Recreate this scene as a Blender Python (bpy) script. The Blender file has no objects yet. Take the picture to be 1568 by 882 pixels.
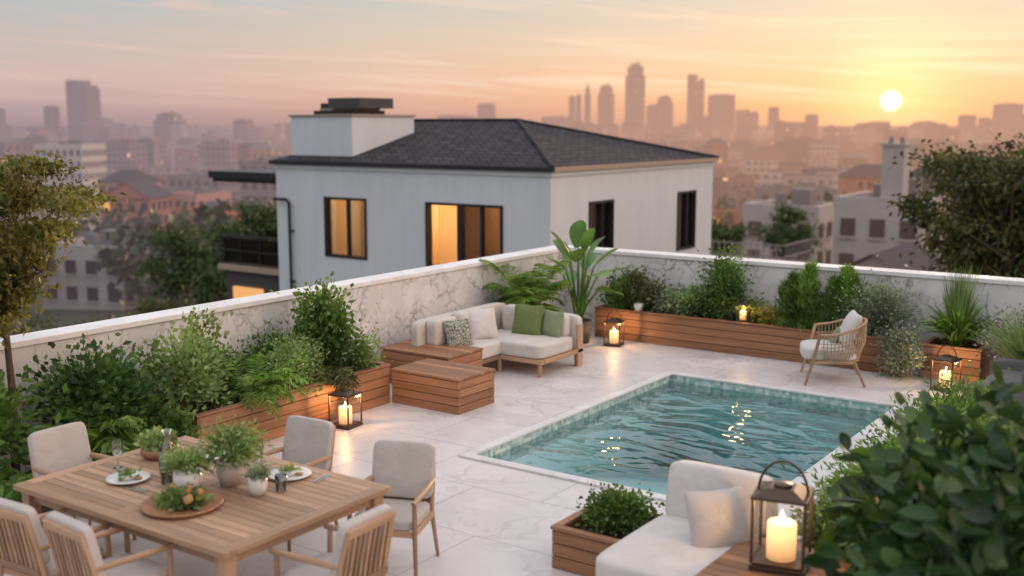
import bpy, math, random
import numpy as np
from mathutils import Vector
random.seed(7); rng=np.random.default_rng(7)
R=math.radians
scene=bpy.context.scene
# ------------------------------------------------------------ frame of reference
# camera at (0,0,3.4); world X/Y follow the terrace walls
CF=np.array([-0.5714,0.8207]); CR=np.array([0.8207,0.5714])
def dr(D,Rr):            # metres ahead / metres right of the viewpoint -> world x,y
    p=CF*D+CR*Rr
    return float(p[0]),float(p[1])
SUNV=(-0.2758,0.9610,0.0197)
# ------------------------------------------------------------ node helpers
def link(nt,a,b): nt.links.new(a,b)
def setin(nt,sock,v):
    if v is None: return
    if isinstance(v,bpy.types.NodeSocket): nt.links.new(v,sock)
    else:
        try: sock.default_value=v
        except Exception:
            sock.default_value=(v[0],v[1],v[2],1.0)
def N(nt,typ,ins=None,**props):
    n=nt.nodes.new(typ)
    for k,v in props.items(): setattr(n,k,v)
    if ins:
        for k,v in ins.items(): setin(nt,n.inputs[k],v)
    return n
def M(nt,op,a,b=None,c=None,clamp=False):
    n=nt.nodes.new('ShaderNodeMath'); n.operation=op; n.use_clamp=clamp
    for i,v in enumerate((a,b,c)):
        if v is not None: setin(nt,n.inputs[i],v)
    return n.outputs[0]
def VM(nt,op,a,b=None,out=0,scale=None):
    n=nt.nodes.new('ShaderNodeVectorMath'); n.operation=op
    setin(nt,n.inputs[0],a)
    if b is not None: setin(nt,n.inputs[1],b)
    if scale is not None: setin(nt,n.inputs['Scale'],scale)
    return n.outputs[out]
def c4(c): return (c[0],c[1],c[2],1.0)
def MIX(nt,f,a,b,blend='MIX'):
    n=nt.nodes.new('ShaderNodeMix'); n.data_type='RGBA'; n.blend_type=blend
    setin(nt,n.inputs[0],f)
    for s,v in ((n.inputs[6],a),(n.inputs[7],b)):
        if isinstance(v,bpy.types.NodeSocket): nt.links.new(v,s)
        else: s.default_value=c4(v)
    return n.outputs[2]
def RAMP(nt,f,stops,interp='LINEAR'):
    n=nt.nodes.new('ShaderNodeValToRGB'); cr=n.color_ramp; cr.interpolation=interp
    while len(cr.elements)<len(stops): cr.elements.new(0.5)
    for e,(p,c) in zip(cr.elements,stops):
        e.position=p; e.color=c4(c) if hasattr(c,'__len__') else (c,c,c,1)
    setin(nt,n.inputs[0],f); return n.outputs[0]
def MAPR(nt,v,a,b,c=0.0,d=1.0,smooth=False):
    n=nt.nodes.new('ShaderNodeMapRange'); n.clamp=True
    if smooth: n.interpolation_type='SMOOTHSTEP'
    for i,x in enumerate((v,a,b,c,d)): setin(nt,n.inputs[i],x)
    return n.outputs[0]
def newmat(name,color=(.5,.5,.5),rough=.6,spec=.4,metal=0):
    m=bpy.data.materials.new(name); m.use_nodes=True; nt=m.node_tree
    b=nt.nodes['Principled BSDF']; b.inputs['Base Color'].default_value=c4(color)
    b.inputs['Roughness'].default_value=rough; b.inputs['Metallic'].default_value=metal
    b.inputs['Specular IOR Level'].default_value=spec
    return m,nt,b,nt.nodes['Material Output']
def BUMP(nt,h,strength=.3,dist=.01):
    n=N(nt,'ShaderNodeBump',{'Height':h,'Strength':strength,'Distance':dist}); return n.outputs[0]
def NOISE(nt,vec,scale,detail=4,rough=.5,dist=0.0,out=0):
    return N(nt,'ShaderNodeTexNoise',{'Vector':vec,'Scale':scale,'Detail':detail,'Roughness':rough,'Distortion':dist}).outputs[out]
def OBJC(nt): return nt.nodes.new('ShaderNodeTexCoord').outputs['Object']
def POS(nt): return nt.nodes.new('ShaderNodeNewGeometry').outputs['Position']
def RPI(nt): return nt.nodes.new('ShaderNodeNewGeometry').outputs['Random Per Island']
def haze(nt,shader,out,L=760.0,mx=.94):  # aerial haze painted into the material as emission, thicker away from the origin
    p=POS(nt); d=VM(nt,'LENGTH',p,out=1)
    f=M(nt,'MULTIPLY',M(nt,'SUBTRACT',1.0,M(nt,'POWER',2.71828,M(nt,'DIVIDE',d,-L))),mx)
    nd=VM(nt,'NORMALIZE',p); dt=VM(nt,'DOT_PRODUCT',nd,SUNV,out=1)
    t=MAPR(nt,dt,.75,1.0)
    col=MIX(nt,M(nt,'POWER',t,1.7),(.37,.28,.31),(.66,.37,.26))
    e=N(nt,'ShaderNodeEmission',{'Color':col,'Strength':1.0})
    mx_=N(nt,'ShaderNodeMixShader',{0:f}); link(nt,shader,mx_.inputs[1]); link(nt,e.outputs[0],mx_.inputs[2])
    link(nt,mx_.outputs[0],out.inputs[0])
# ------------------------------------------------------------ materials
def marble(name,base,vein,vs=1.0,amount=.8,joints=None,rough=.35):
    m,nt,b,o=newmat(name,base,rough,.45)
    p=POS(nt)
    wn=NOISE(nt,p,1.3*vs,3,.6,out=1)
    warp=VM(nt,'ADD',p,VM(nt,'SCALE',wn,scale=.9/vs))
    sep=N(nt,'ShaderNodeSeparateXYZ',{0:wn})
    vd=N(nt,'ShaderNodeTexVoronoi',{'Vector':VM(nt,'MULTIPLY',warp,(1.0,1.0,.7)),'Scale':1.7*vs},feature='DISTANCE_TO_EDGE').outputs[0]
    v1=MAPR(nt,vd,0,.05,1,0)
    n2=NOISE(nt,warp,1.6*vs,3,.6); v2=MAPR(nt,M(nt,'ABSOLUTE',M(nt,'SUBTRACT',n2,.5)),0,.022,.8,0)
    mask=MAPR(nt,sep.outputs[1],.40,.60,.12,1)
    v=M(nt,'MULTIPLY',M(nt,'MULTIPLY',M(nt,'MAXIMUM',v1,v2),mask),amount)
    bc=MIX(nt,MAPR(nt,n2,.3,.7),[x*.84 for x in base],base)
    col=MIX(nt,v,bc,vein)
    if joints:
        br=N(nt,'ShaderNodeTexBrick',{'Vector':p,'Scale':1.0,'Mortar Size':.006,'Mortar Smooth':.2,'Bias':0,'Brick Width':joints[0],'Row Height':joints[1],'Color1':(1,1,1,1),'Color2':(.94,.93,.92,1),'Mortar':(.60,.57,.55,1)})
        col=MIX(nt,1.0,col,br.outputs[0],'MULTIPLY')
    link(nt,col,b.inputs['Base Color'])
    link(nt,MAPR(nt,n2,.3,.7,rough-.08,rough+.12),b.inputs['Roughness'])
    return m
m_floor=marble('marble_paving',(.72,.66,.64),(.36,.29,.28),.8,.42,(1.5,1.0),.42)
m_wall=marble('marble_wall',(.74,.71,.69),(.17,.14,.14),1.7,.8,None,.4)
m_cap=marble('marble_coping',(.84,.82,.80),(.5,.47,.45),1.2,.3,None,.35)
m_pcope=marble('pool_coping',(.74,.70,.68),(.42,.37,.35),1.2,.5,None,.4)
def wood(name,c1,c2,c3,axis,rough=.55,grain=1.0):
    m,nt,b,o=newmat(name,c1,rough,.35)
    p=OBJC(nt); sc=[38,38,38]; sc[axis]=1.6
    rnd=RPI(nt)
    off=N(nt,'ShaderNodeCombineXYZ',{0:M(nt,'MULTIPLY',rnd,37),1:M(nt,'MULTIPLY',rnd,53),2:M(nt,'MULTIPLY',rnd,71)}).outputs[0]
    q=VM(nt,'ADD',VM(nt,'MULTIPLY',p,tuple(sc)),off)
    g=NOISE(nt,q,1.0,3,.6,.4)
    sc2=[7,7,7]; sc2[axis]=.6
    g2=NOISE(nt,VM(nt,'ADD',VM(nt,'MULTIPLY',p,tuple(sc2)),off),1.0,2,.5,1.2)
    col=MIX(nt,MAPR(nt,g,.3,.7),c1,c2)
    col=MIX(nt,M(nt,'MULTIPLY',MAPR(nt,g2,.45,.7),.6),col,c3)
    col=MIX(nt,1.0,col,RAMP(nt,rnd,[(0,.68),(1,1.28)]),'MULTIPLY')
    link(nt,col,b.inputs['Base Color'])
    link(nt,BUMP(nt,g,.25*grain,.003),b.inputs['Normal'])
    return m
def wood3(name,*c,**k): return {i:wood(name+'_'+a,*c,i,**k) for i,a in enumerate('xyz')}
W_CEDAR=wood3('cedar',(.40,.195,.10),(.28,.13,.065),(.19,.085,.04))
W_TEAK=wood3('teak',(.46,.29,.18),(.35,.215,.13),(.25,.145,.085))
W_DARK=wood3('stained_wood',(.26,.14,.075),(.19,.10,.05),(.12,.06,.03))
def fabric(name,col,rough=.9,pat=None):
    m,nt,b,o=newmat(name,col,rough,.15)
    p=OBJC(nt)
    wr=NOISE(nt,p,4.5,3,.5,.6)
    c=MIX(nt,MAPR(nt,wr,.3,.7),[x*.88 for x in col],col)
    if pat:
        v=N(nt,'ShaderNodeTexVoronoi',{'Vector':VM(nt,'MULTIPLY',p,(26,26,26)),'Scale':1.0},feature='DISTANCE_TO_EDGE').outputs[0]
        c=MIX(nt,MAPR(nt,v,.06,.14),pat,c)
    link(nt,c,b.inputs['Base Color'])
    n1=BUMP(nt,wr,.6,.035)
    nb=N(nt,'ShaderNodeBump',{'Height':NOISE(nt,p,260,1),'Strength':.25,'Distance':.002,'Normal':n1})
    link(nt,nb.outputs[0],b.inputs['Normal'])
    return m
F_CREAM=fabric('cream_fabric',(.62,.565,.51)); F_GREY=fabric('oatmeal_fabric',(.50,.45,.41))
F_WHITE=fabric('white_fabric',(.64,.59,.55)); F_GREEN=fabric('green_fabric',(.16,.20,.075)); F_GREEN2=fabric('sage_fabric',(.25,.28,.16))
F_PAT=fabric('patterned_fabric',(.45,.43,.36),pat=(.10,.11,.08)); F_DGREY=fabric('charcoal_fabric',(.16,.15,.145))
m_metal=newmat('bronze_metal',(.10,.065,.045),.4,.5,.7)[0]
m_black=newmat('black_frame',(.018,.018,.02),.5,.3)[0]
m_rope=newmat('natural_rope',(.42,.31,.20),.85,.1)[0]
m_soil=newmat('soil',(.045,.03,.02),.95,.1)[0]
m_ceram=newmat('white_ceramic',(.68,.66,.62),.3,.5)[0]
m_terra=newmat('stone_pot',(.50,.42,.36),.7,.2)[0]
m_dpot=newmat('dark_pot',(.06,.055,.055),.6,.3)[0]
def glassy(name,tint=(.97,.98,.98),rough=.03,f0=1.45,extra=0.0):
    m,nt,b,o=newmat(name); nt.nodes.remove(b)
    t=N(nt,'ShaderNodeBsdfTransparent',{'Color':c4(tint)}); g=N(nt,'ShaderNodeBsdfGlossy',{'Roughness':rough})
    fr=N(nt,'ShaderNodeFresnel',{'IOR':f0}).outputs[0]
    f=M(nt,'ADD',fr,extra,clamp=True)
    mx=N(nt,'ShaderNodeMixShader',{0:f}); link(nt,t.outputs[0],mx.inputs[1]); link(nt,g.outputs[0],mx.inputs[2]); link(nt,mx.outputs[0],o.inputs[0])
    return m
m_glass=glassy('clear_glass'); m_wglass=glassy('window_glass',(.85,.87,.87),.02,1.5,.04)
m_tglass=glassy('tumbler_glass',(.93,.955,.955),.08,1.5,.13)
def emis(name,col,s):
    m,nt,b,o=newmat(name); nt.nodes.remove(b)
    e=N(nt,'ShaderNodeEmission',{'Color':c4(col),'Strength':s}); link(nt,e.outputs[0],o.inputs[0]); return m
m_flame=emis('flame',(1,.70,.35),12)
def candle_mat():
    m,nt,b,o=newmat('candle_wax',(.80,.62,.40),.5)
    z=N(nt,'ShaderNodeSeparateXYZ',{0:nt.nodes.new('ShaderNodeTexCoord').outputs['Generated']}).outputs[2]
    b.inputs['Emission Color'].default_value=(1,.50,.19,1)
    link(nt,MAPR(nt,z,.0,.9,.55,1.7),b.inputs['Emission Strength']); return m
m_candle=candle_mat()
def leafm(name,stops,transl=.3,hz=None,rough=.5):
    m,nt,b,o=newmat(name,(.1,.15,.05),rough,.3)
    c=RAMP(nt,RPI(nt),[(i/(len(stops)-1),s) for i,s in enumerate(stops)])
    if hz: col=c
    else:
        cl=MAPR(nt,NOISE(nt,POS(nt),2.2,1),.3,.7,.55,1.4)
        col=VM(nt,'SCALE',c,scale=cl)
    link(nt,col,b.inputs['Base Color'])
    res=b.outputs[0]
    if transl>0:
        t=N(nt,'ShaderNodeBsdfTranslucent',{'Color':VM(nt,'MULTIPLY',col,(1.6,1.6,.7))})
        mx=N(nt,'ShaderNodeMixShader',{0:transl}); link(nt,b.outputs[0],mx.inputs[1]); link(nt,t.outputs[0],mx.inputs[2]); res=mx.outputs[0]
    if hz: haze(nt,res,o,hz)
    else: link(nt,res,o.inputs[0])
    return m
L_DARK=leafm('leaf_dark',[(.03,.07,.02),(.055,.115,.03),(.09,.16,.04)],.2)
L_MID=leafm('leaf_mid',[(.05,.11,.02),(.095,.17,.04),(.15,.23,.06)])
L_LIGHT=leafm('leaf_light',[(.12,.19,.065),(.19,.27,.10),(.28,.35,.16)])
L_GREY=leafm('leaf_grey',[(.15,.19,.12),(.25,.29,.20),(.37,.40,.31)],.2)
L_FERN=leafm('leaf_fern',[(.08,.16,.025),(.14,.24,.045),(.22,.32,.075)])
L_BAN=leafm('leaf_banana',[(.07,.16,.03),(.12,.23,.05),(.22,.32,.09)],.25,rough=.35)
L_BROWN=leafm('leaf_bronze',[(.07,.07,.03),(.12,.12,.04),(.15,.17,.06)],.2)
L_TREE=leafm('leaf_tree_warm',[(.07,.085,.02),(.14,.14,.035),(.24,.20,.06)],.35)
L_TREE2=leafm('leaf_tree_dark',[(.035,.045,.015),(.065,.075,.022),(.12,.105,.032)],.2)
L_TREE3=leafm('leaf_tree_green',[(.022,.045,.014),(.045,.075,.022),(.085,.115,.032)],.15)
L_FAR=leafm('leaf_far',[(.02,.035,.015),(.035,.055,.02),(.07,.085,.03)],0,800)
L_FG=leafm('leaf_glossy',[(.02,.05,.02),(.035,.08,.025),(.07,.12,.035)],.15,rough=.3)
L_YEL=leafm('leaf_yellow',[(.16,.17,.04),(.25,.24,.06),(.30,.22,.06)])
L_FLOW=leafm('white_petals',[(.55,.50,.50),(.68,.62,.62),(.75,.72,.7)],0)
m_bark=newmat('bark',(.10,.07,.05),.9,.1)[0]; m_stem=newmat('stem',(.10,.12,.04),.7,.2)[0]
# ------------------------------------------------------------ mesh builder
def rotm(rx=0,ry=0,rz=0):
    cx,sx,cy,sy,cz,sz=math.cos(rx),math.sin(rx),math.cos(ry),math.sin(ry),math.cos(rz),math.sin(rz)
    X=np.array([[1,0,0],[0,cx,-sx],[0,sx,cx]]);Y=np.array([[cy,0,sy],[0,1,0],[-sy,0,cy]]);Z=np.array([[cz,-sz,0],[sz,cz,0],[0,0,1]])
    return Z@Y@X
_T={}
def cubegrid(n):
    if n in _T: return _T[n]
    idx={};V=[];F=[]
    def vid(p):
        k=tuple(np.round(p,5))
        if k not in idx: idx[k]=len(V);V.append(k)
        return idx[k]
    for ax in range(3):
        for s in (-1,1):
            for i in range(n):
                for j in range(n):
                    q=[]
                    for di,dj in ((0,0),(1,0),(1,1),(0,1)):
                        p=[0,0,0];p[ax]=s;p[(ax+1)%3]=-1+2*(i+di)/n;p[(ax+2)%3]=-1+2*(j+dj)/n
                        q.append(vid(p))
                    F.append(q if s>0 else q[::-1])
    _T[n]=(np.array(V,float),np.array(F)); return _T[n]
class MB:
    def __init__(s): s.v=[];s.f=[];s.n=0;s.mats=[]
    def mi(s,m):
        if m not in s.mats: s.mats.append(m)
        return s.mats.index(m)
    def add(s,V,F,mat,smooth=False):
        V=np.asarray(V,float).reshape(-1,3); mi=s.mi(mat)
        if isinstance(F,np.ndarray): s.f.append((F+s.n,mi,smooth))
        else:
            by={}
            for f in F: by.setdefault(len(f),[]).append(f)
            for k,l in by.items(): s.f.append((np.array(l)+s.n,mi,smooth))
        s.v.append(V); s.n+=len(V)
    def merge(s,o,off):
        for (f_,mi_,sm_) in o.f: s.f.append((f_+s.n,s.mi(o.mats[mi_]),sm_))
        s.v+=[V_+np.array(off) for V_ in o.v]; s.n+=o.n
    def box(s,c,size,mat,rot=None,taper=1.0):
        if isinstance(mat,dict): mat=mat[int(np.argmax(size))]
        h=np.array(size)/2
        V=np.array([[x,y,z] for z in(-1,1) for y in(-1,1) for x in(-1,1)],float)
        V[:4,:2]*=taper
        V=V*h
        if rot is not None: V=V@rotm(*rot).T
        V+=np.array(c)
        s.add(V,[(0,2,3,1),(4,5,7,6),(0,1,5,4),(2,6,7,3),(0,4,6,2),(1,3,7,5)],mat)
    def b2(s,x0,x1,y0,y1,z0,z1,mat): s.box(((x0+x1)/2,(y0+y1)/2,(z0+z1)/2),(abs(x1-x0),abs(y1-y0),abs(z1-z0)),mat)
    def tube(s,path,rad,mat,sides=8,smooth=True,cap=True):
        P=np.array(path,float); n=len(P)
        rad=np.broadcast_to(np.array(rad,float),(n,))
        T=np.gradient(P,axis=0); T/=np.linalg.norm(T,axis=1)[:,None]+1e-9
        up=np.array([0,0,1.]) if abs(T[0][2])<.9 else np.array([1.,0,0])
        V=[]
        a=np.linspace(0,2*np.pi,sides,endpoint=False)
        for i in range(n):
            u=np.cross(T[i],up)
            if np.linalg.norm(u)<1e-3: u=np.cross(T[i],[0.3,1,.2])
            u/=np.linalg.norm(u); w=np.cross(u,T[i]); up=w if abs(np.dot(w,T[i]))<.5 else up
            V.append(P[i]+rad[i]*(np.cos(a)[:,None]*u+np.sin(a)[:,None]*w))
        V=np.concatenate(V); F=[]
        for i in range(n-1):
            for j in range(sides):
                k=(j+1)%sides; F.append((i*sides+j,i*sides+k,(i+1)*sides+k,(i+1)*sides+j))
        s.add(V,np.array(F),mat,smooth)
        if cap and sides>=3:
            s.add(V[:sides],[tuple(range(sides))],mat); s.add(V[-sides:],[tuple(range(sides))[::-1]],mat)
    def lathe(s,c,prof,mat,sides=24):
        a=np.linspace(0,2*np.pi,sides,endpoint=False); V=[];F=[]
        for r,z in prof: V.append(np.stack([c[0]+r*np.cos(a),c[1]+r*np.sin(a),np.full(sides,c[2]+z)],1))
        for i in range(len(prof)-1):
            for j in range(sides):
                k=(j+1)%sides; F.append((i*sides+j,i*sides+k,(i+1)*sides+k,(i+1)*sides+j))
        s.add(np.concatenate(V),np.array(F),mat,True)
    def cushion(s,c,size,mat,rot=None,k=9,puff=.12,n=14):
        V,F=cubegrid(n); V=V.copy()
        V=np.sign(V)*np.abs(V)**.7          # denser towards the edges
        V/=((np.abs(V)**k).sum(1)**(1/k))[:,None]
        x,y=V[:,0].copy(),V[:,1].copy()
        V[:,2]*=1+puff*np.clip((1-x**2)*(1-y**2),0,1)
        V*=np.array(size)/2
        if rot is not None: V=V@rotm(*rot).T
        s.add(V+np.array(c),F,mat,True)
    def pillow(s,c,size,mat,rot=None,n=12):
        V,F=cubegrid(n); V=V.copy()
        V/=((np.abs(V)**9).sum(1)**(1/9))[:,None]
        x,y=V[:,0].copy(),V[:,1].copy()
        V[:,0]*=1-.09*(1-y**2); V[:,1]*=1-.09*(1-x**2)
        V[:,2]*=.06+.94*np.clip((1-np.abs(x)**2.4)*(1-np.abs(y)**2.4),0,1)**.5
        V*=np.array(size)/2
        if rot is not None: V=V@rotm(*rot).T
        s.add(V+np.array(c),F,mat,True)
    def strips(s,P,S,W,mat,cols=2,fold=.25):
        N_,n=P.shape[:2]
        if S.ndim==2: S=np.repeat(S[:,None,:],n,1)
        Wc=W[...,None]/2
        L=P-S*Wc; Rr=P+S*Wc
        if cols==3:
            T=np.gradient(P,axis=1); T/=np.linalg.norm(T,axis=2)[...,None]+1e-9
            nr=np.cross(T,S); nr*=np.sign(nr[...,2:3]+1e-6)
            Mv=P-nr*Wc*2*fold; A=np.stack([L,Mv,Rr],2)
        else: A=np.stack([L,Rr],2)
        idx=np.arange(N_*n*cols).reshape(N_,n,cols)
        Q=np.stack([idx[:,:-1,:-1],idx[:,:-1,1:],idx[:,1:,1:],idx[:,1:,:-1]],-1).reshape(-1,4)
        s.add(A.reshape(-1,3),Q,mat,True)
    def leaves(s,C,Dv,L,Wd,mat,droop=.15,big=False):
        n=len(C)
        if n==0: return
        Dv=Dv/(np.linalg.norm(Dv,axis=1)[:,None]+1e-9)
        rv=rng.normal(size=(n,3)); rv[:,2]*=.5
        S=np.cross(Dv,rv); S/=np.linalg.norm(S,axis=1)[:,None]+1e-9
        L=np.broadcast_to(L,(n,))*rng.uniform(.6,1.25,n); Wd=np.broadcast_to(Wd,(n,))*rng.uniform(.7,1.2,n)
        ts,ws=((0,.2,.45,.75,1),(.08,.75,1,.68,.03)) if big else ((0,.45,1),(.15,1,.05))
        P=np.stack([C+Dv*(L*t)[:,None]-np.array([0,0,1])*(L*droop*t*t)[:,None] for t in ts],1)
        W=np.stack([Wd*w for w in ws],1)
        s.strips(P,S,W,mat,3 if big else 2)
    def obj(s,name,loc=(0,0,0),rot=0,bevel=0,parent=None,scale=1.0):
        me=bpy.data.meshes.new(name)
        V=np.concatenate(s.v); me.vertices.add(len(V)); me.vertices.foreach_set('co',V.astype(np.float32).ravel())
        loops=np.concatenate([f.ravel() for f,_,_ in s.f]); tot=np.concatenate([np.full(len(f),f.shape[1]) for f,_,_ in s.f])
        st=np.concatenate([[0],np.cumsum(tot)[:-1]])
        me.loops.add(len(loops)); me.loops.foreach_set('vertex_index',loops.astype(np.int32))
        me.polygons.add(len(tot)); me.polygons.foreach_set('loop_start',st.astype(np.int32))
        try: me.polygons.foreach_set('loop_total',tot.astype(np.int32))
        except Exception: pass
        me.polygons.foreach_set('material_index',np.concatenate([np.full(len(f),m) for f,m,_ in s.f]).astype(np.int32))
        me.polygons.foreach_set('use_smooth',np.concatenate([np.full(len(f),sm) for f,_,sm in s.f]))
        for m in s.mats: me.materials.append(m)
        me.update(calc_edges=True); me.validate()
        o=bpy.data.objects.new(name,me); scene.collection.objects.link(o)
        o.location=loc; o.rotation_euler=(0,0,rot); o.scale=(scale,)*3
        if parent: o.parent=parent
        if bevel:
            b=o.modifiers.new('bevel','BEVEL'); b.width=bevel; b.segments=2; b.limit_method='ANGLE'; b.angle_limit=R(50)
        return o
def empty(name,loc=(0,0,0)):
    o=bpy.data.objects.new(name,None); scene.collection.objects.link(o); o.location=loc; return o
def plight(name,loc,power,col,rad=.05,parent=None):
    l=bpy.data.lights.new(name,'POINT'); l.energy=power; l.color=col; l.shadow_soft_size=rad
    o=bpy.data.objects.new(name,l); scene.collection.objects.link(o); o.location=loc
    if parent: o.parent=parent
    return o
# ------------------------------------------------------------ camera
cam=bpy.data.cameras.new('camera'); co=bpy.data.objects.new('camera',cam); scene.collection.objects.link(co)
co.location=(0,0,3.4); co.rotation_euler=(R(90-8.51),0,R(34.85)); cam.sensor_width=36; cam.lens=38.5
cam.clip_start=.1; cam.clip_end=30000
cam.dof.use_dof=True; cam.dof.focus_distance=11.5; cam.dof.aperture_fstop=.85
scene.camera=co
# ------------------------------------------------------------ world
w=bpy.data.worlds.new('World'); scene.world=w; w.use_nodes=True; nt=w.node_tree
for n in list(nt.nodes): nt.nodes.remove(n)
wo=nt.nodes.new('ShaderNodeOutputWorld')
g=nt.nodes.new('ShaderNodeTexCoord').outputs['Generated']
sp=N(nt,'ShaderNodeSeparateXYZ',{0:g}); z=sp.outputs[2]
hz_=VM(nt,'NORMALIZE',VM(nt,'MULTIPLY',g,(1,1,0)))
sh=math.hypot(SUNV[0],SUNV[1]); saz=(SUNV[0]/sh,SUNV[1]/sh,0)
az=VM(nt,'DOT_PRODUCT',hz_,saz,out=1)
t=M(nt,'POWER',MAPR(nt,az,.70,1.0),1.8)
zz=M(nt,'DIVIDE',z,.5,clamp=True)
A=RAMP(nt,zz,[(0,(.38,.285,.315)),(.03,(.49,.355,.37)),(.075,(.62,.46,.44)),(.15,(.56,.50,.475)),(.216,(.46,.51,.525)),(.6,(.72,.78,.87)),(1,(.97,1.02,1.12))])
B=RAMP(nt,zz,[(0,(.66,.37,.27)),(.03,(.86,.45,.27)),(.06,(.95,.54,.32)),(.10,(.93,.61,.39)),(.15,(.86,.65,.47)),(.216,(.74,.65,.54)),(.6,(.82,.80,.80)),(1,(.97,1.02,1.12))])
sky=MIX(nt,t,A,B)
# thin cloud streaks
sx=M(nt,'ARCTAN2',sp.outputs[0],sp.outputs[1])
cv=N(nt,'ShaderNodeCombineXYZ',{0:M(nt,'MULTIPLY',sx,3.5),1:M(nt,'MULTIPLY',M(nt,'ADD',z,M(nt,'MULTIPLY',sx,.05)),85),2:0.0}).outputs[0]
cn=NOISE(nt,cv,1.0,3,.62,.9)
cm=M(nt,'MULTIPLY',MAPR(nt,cn,.47,.68,0,1,True),MAPR(nt,z,.012,.035))
cm=M(nt,'MULTIPLY',cm,MAPR(nt,z,.5,.15))
ccol=MIX(nt,t,(.72,.53,.49),(1.0,.76,.54))
sky=MIX(nt,M(nt,'MULTIPLY',cm,.75),sky,ccol)
dt=VM(nt,'DOT_PRODUCT',g,SUNV,out=1)
glow=M(nt,'POWER',M(nt,'MAXIMUM',dt,0.0),900.0)
glow2=M(nt,'POWER',M(nt,'MAXIMUM',dt,0.0),90.0)
disc=MAPR(nt,dt,math.cos(.0108),math.cos(.0084),0,1,True)
fill_lobe=M(nt,'POWER',M(nt,'MAXIMUM',VM(nt,'DOT_PRODUCT',g,tuple(Vector((.95,.30,.24)).normalized()),out=1),0.0),5.0)  # warm sky glow added far right to brighten the house's right-hand wall
def addc(a,f,col): return VM(nt,'ADD',a,VM(nt,'SCALE',tuple(col),scale=f))
s=addc(sky,glow,(.4,.24,.08)); s=addc(s,glow2,(.14,.06,.0)); s=addc(s,fill_lobe,(2.0,1.2,.74))
s=MIX(nt,disc,s,(3.2,2.3,1.3))
b1=N(nt,'ShaderNodeBackground',{'Color':s,'Strength':1.0})
st=nt.nodes.new('ShaderNodeTexSky'); st.sky_type='NISHITA'; st.sun_disc=False; st.sun_elevation=R(4); st.sun_rotation=R(344)
b2=N(nt,'ShaderNodeBackground',{'Color':st.outputs[0],'Strength':.004})
ad=nt.nodes.new('ShaderNodeAddShader'); link(nt,b1.outputs[0],ad.inputs[0]); link(nt,b2.outputs[0],ad.inputs[1]); link(nt,ad.outputs[0],wo.inputs[0])
sl=bpy.data.lights.new('sun','SUN'); sl.energy=2.2; sl.angle=R(2); sl.color=(1,.62,.36)
so=bpy.data.objects.new('sun',sl); scene.collection.objects.link(so)
so.rotation_euler=Vector((-.2,.97,.09)).to_track_quat('Z','Y').to_euler()
scene.view_settings.view_transform='Standard'; scene.view_settings.look='None'; scene.view_settings.exposure=0
# ------------------------------------------------------------ terrain
def gz(d): return float(np.interp(d,[0,30,60,100,200,450,9000],[-7.5,-7.5,-9.5,-12,-20,-31,-33]))
m_ground,nt,b,o=newmat('ground',(.06,.06,.045),.95,.1)
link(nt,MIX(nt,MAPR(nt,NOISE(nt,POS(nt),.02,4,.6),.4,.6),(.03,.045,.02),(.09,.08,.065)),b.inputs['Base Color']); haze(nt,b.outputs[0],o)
mb=MB(); rad=[0,15,30,45,60,80,100,130,160,200,260,330,450,700,1200,2500,5000,12000,26000]; na=72
V=[];F=[]
for r in rad:
    for k in range(na):
        a=2*math.pi*k/na; V.append((r*math.cos(a)+0.001*k,r*math.sin(a),gz(r)))
for i in range(len(rad)-1):
    for k in range(na):
        q=(k+1)%na; F.append((i*na+k,i*na+q,(i+1)*na+q,(i+1)*na+k)[::-1])
mb.add(V,np.array(F),m_ground,True); mb.obj('ground')
# ------------------------------------------------------------ city
def citymat(name,stops,lit=.93,L=760,wu=3.1,wz=3.3,wincol=(.05,.055,.065),gridw=(.28,.78),gridh=(.35,.85)):
    m,nt,b,o=newmat(name,(.3,.3,.3),.8,.2)
    p=OBJC(nt); sp=N(nt,'ShaderNodeSeparateXYZ',{0:p}); nrm=N(nt,'ShaderNodeSeparateXYZ',{0:nt.nodes.new('ShaderNodeNewGeometry').outputs['Normal']}).outputs[2]
    u=M(nt,'DIVIDE',M(nt,'ADD',sp.outputs[0],sp.outputs[1]),wu); v=M(nt,'DIVIDE',sp.outputs[2],wz)
    fu=M(nt,'FRACT',u); fv=M(nt,'FRACT',v)
    def band(x,lo,hi): return M(nt,'MULTIPLY',M(nt,'GREATER_THAN',x,lo),M(nt,'LESS_THAN',x,hi))
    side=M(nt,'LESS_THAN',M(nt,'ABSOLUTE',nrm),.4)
    mask=M(nt,'MULTIPLY',M(nt,'MULTIPLY',band(fu,*gridw),band(fv,*gridh)),side)
    rnd=RPI(nt)
    wn=N(nt,'ShaderNodeTexWhiteNoise',{'Vector':N(nt,'ShaderNodeCombineXYZ',{0:M(nt,'FLOOR',u),1:M(nt,'FLOOR',v),2:rnd}).outputs[0]}).outputs[0]
    wall=RAMP(nt,rnd,[(i/len(stops),c) for i,c in enumerate(stops)],'CONSTANT' if len(stops)>3 else 'LINEAR')
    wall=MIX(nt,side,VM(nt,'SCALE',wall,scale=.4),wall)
    col=MIX(nt,mask,wall,wincol); link(nt,col,b.inputs['Base Color'])
    b.inputs['Emission Color'].default_value=(1,.50,.18,1)
    link(nt,M(nt,'MULTIPLY',M(nt,'MULTIPLY',mask,M(nt,'GREATER_THAN',wn,lit)),1.6),b.inputs['Emission Strength'])
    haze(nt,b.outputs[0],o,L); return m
C_MIX=citymat('city_facades',[(.24,.20,.19),(.33,.29,.27),(.32,.15,.10),(.13,.13,.14),(.40,.36,.34),(.34,.19,.14),(.10,.10,.11),(.26,.15,.12)],.98)
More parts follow.
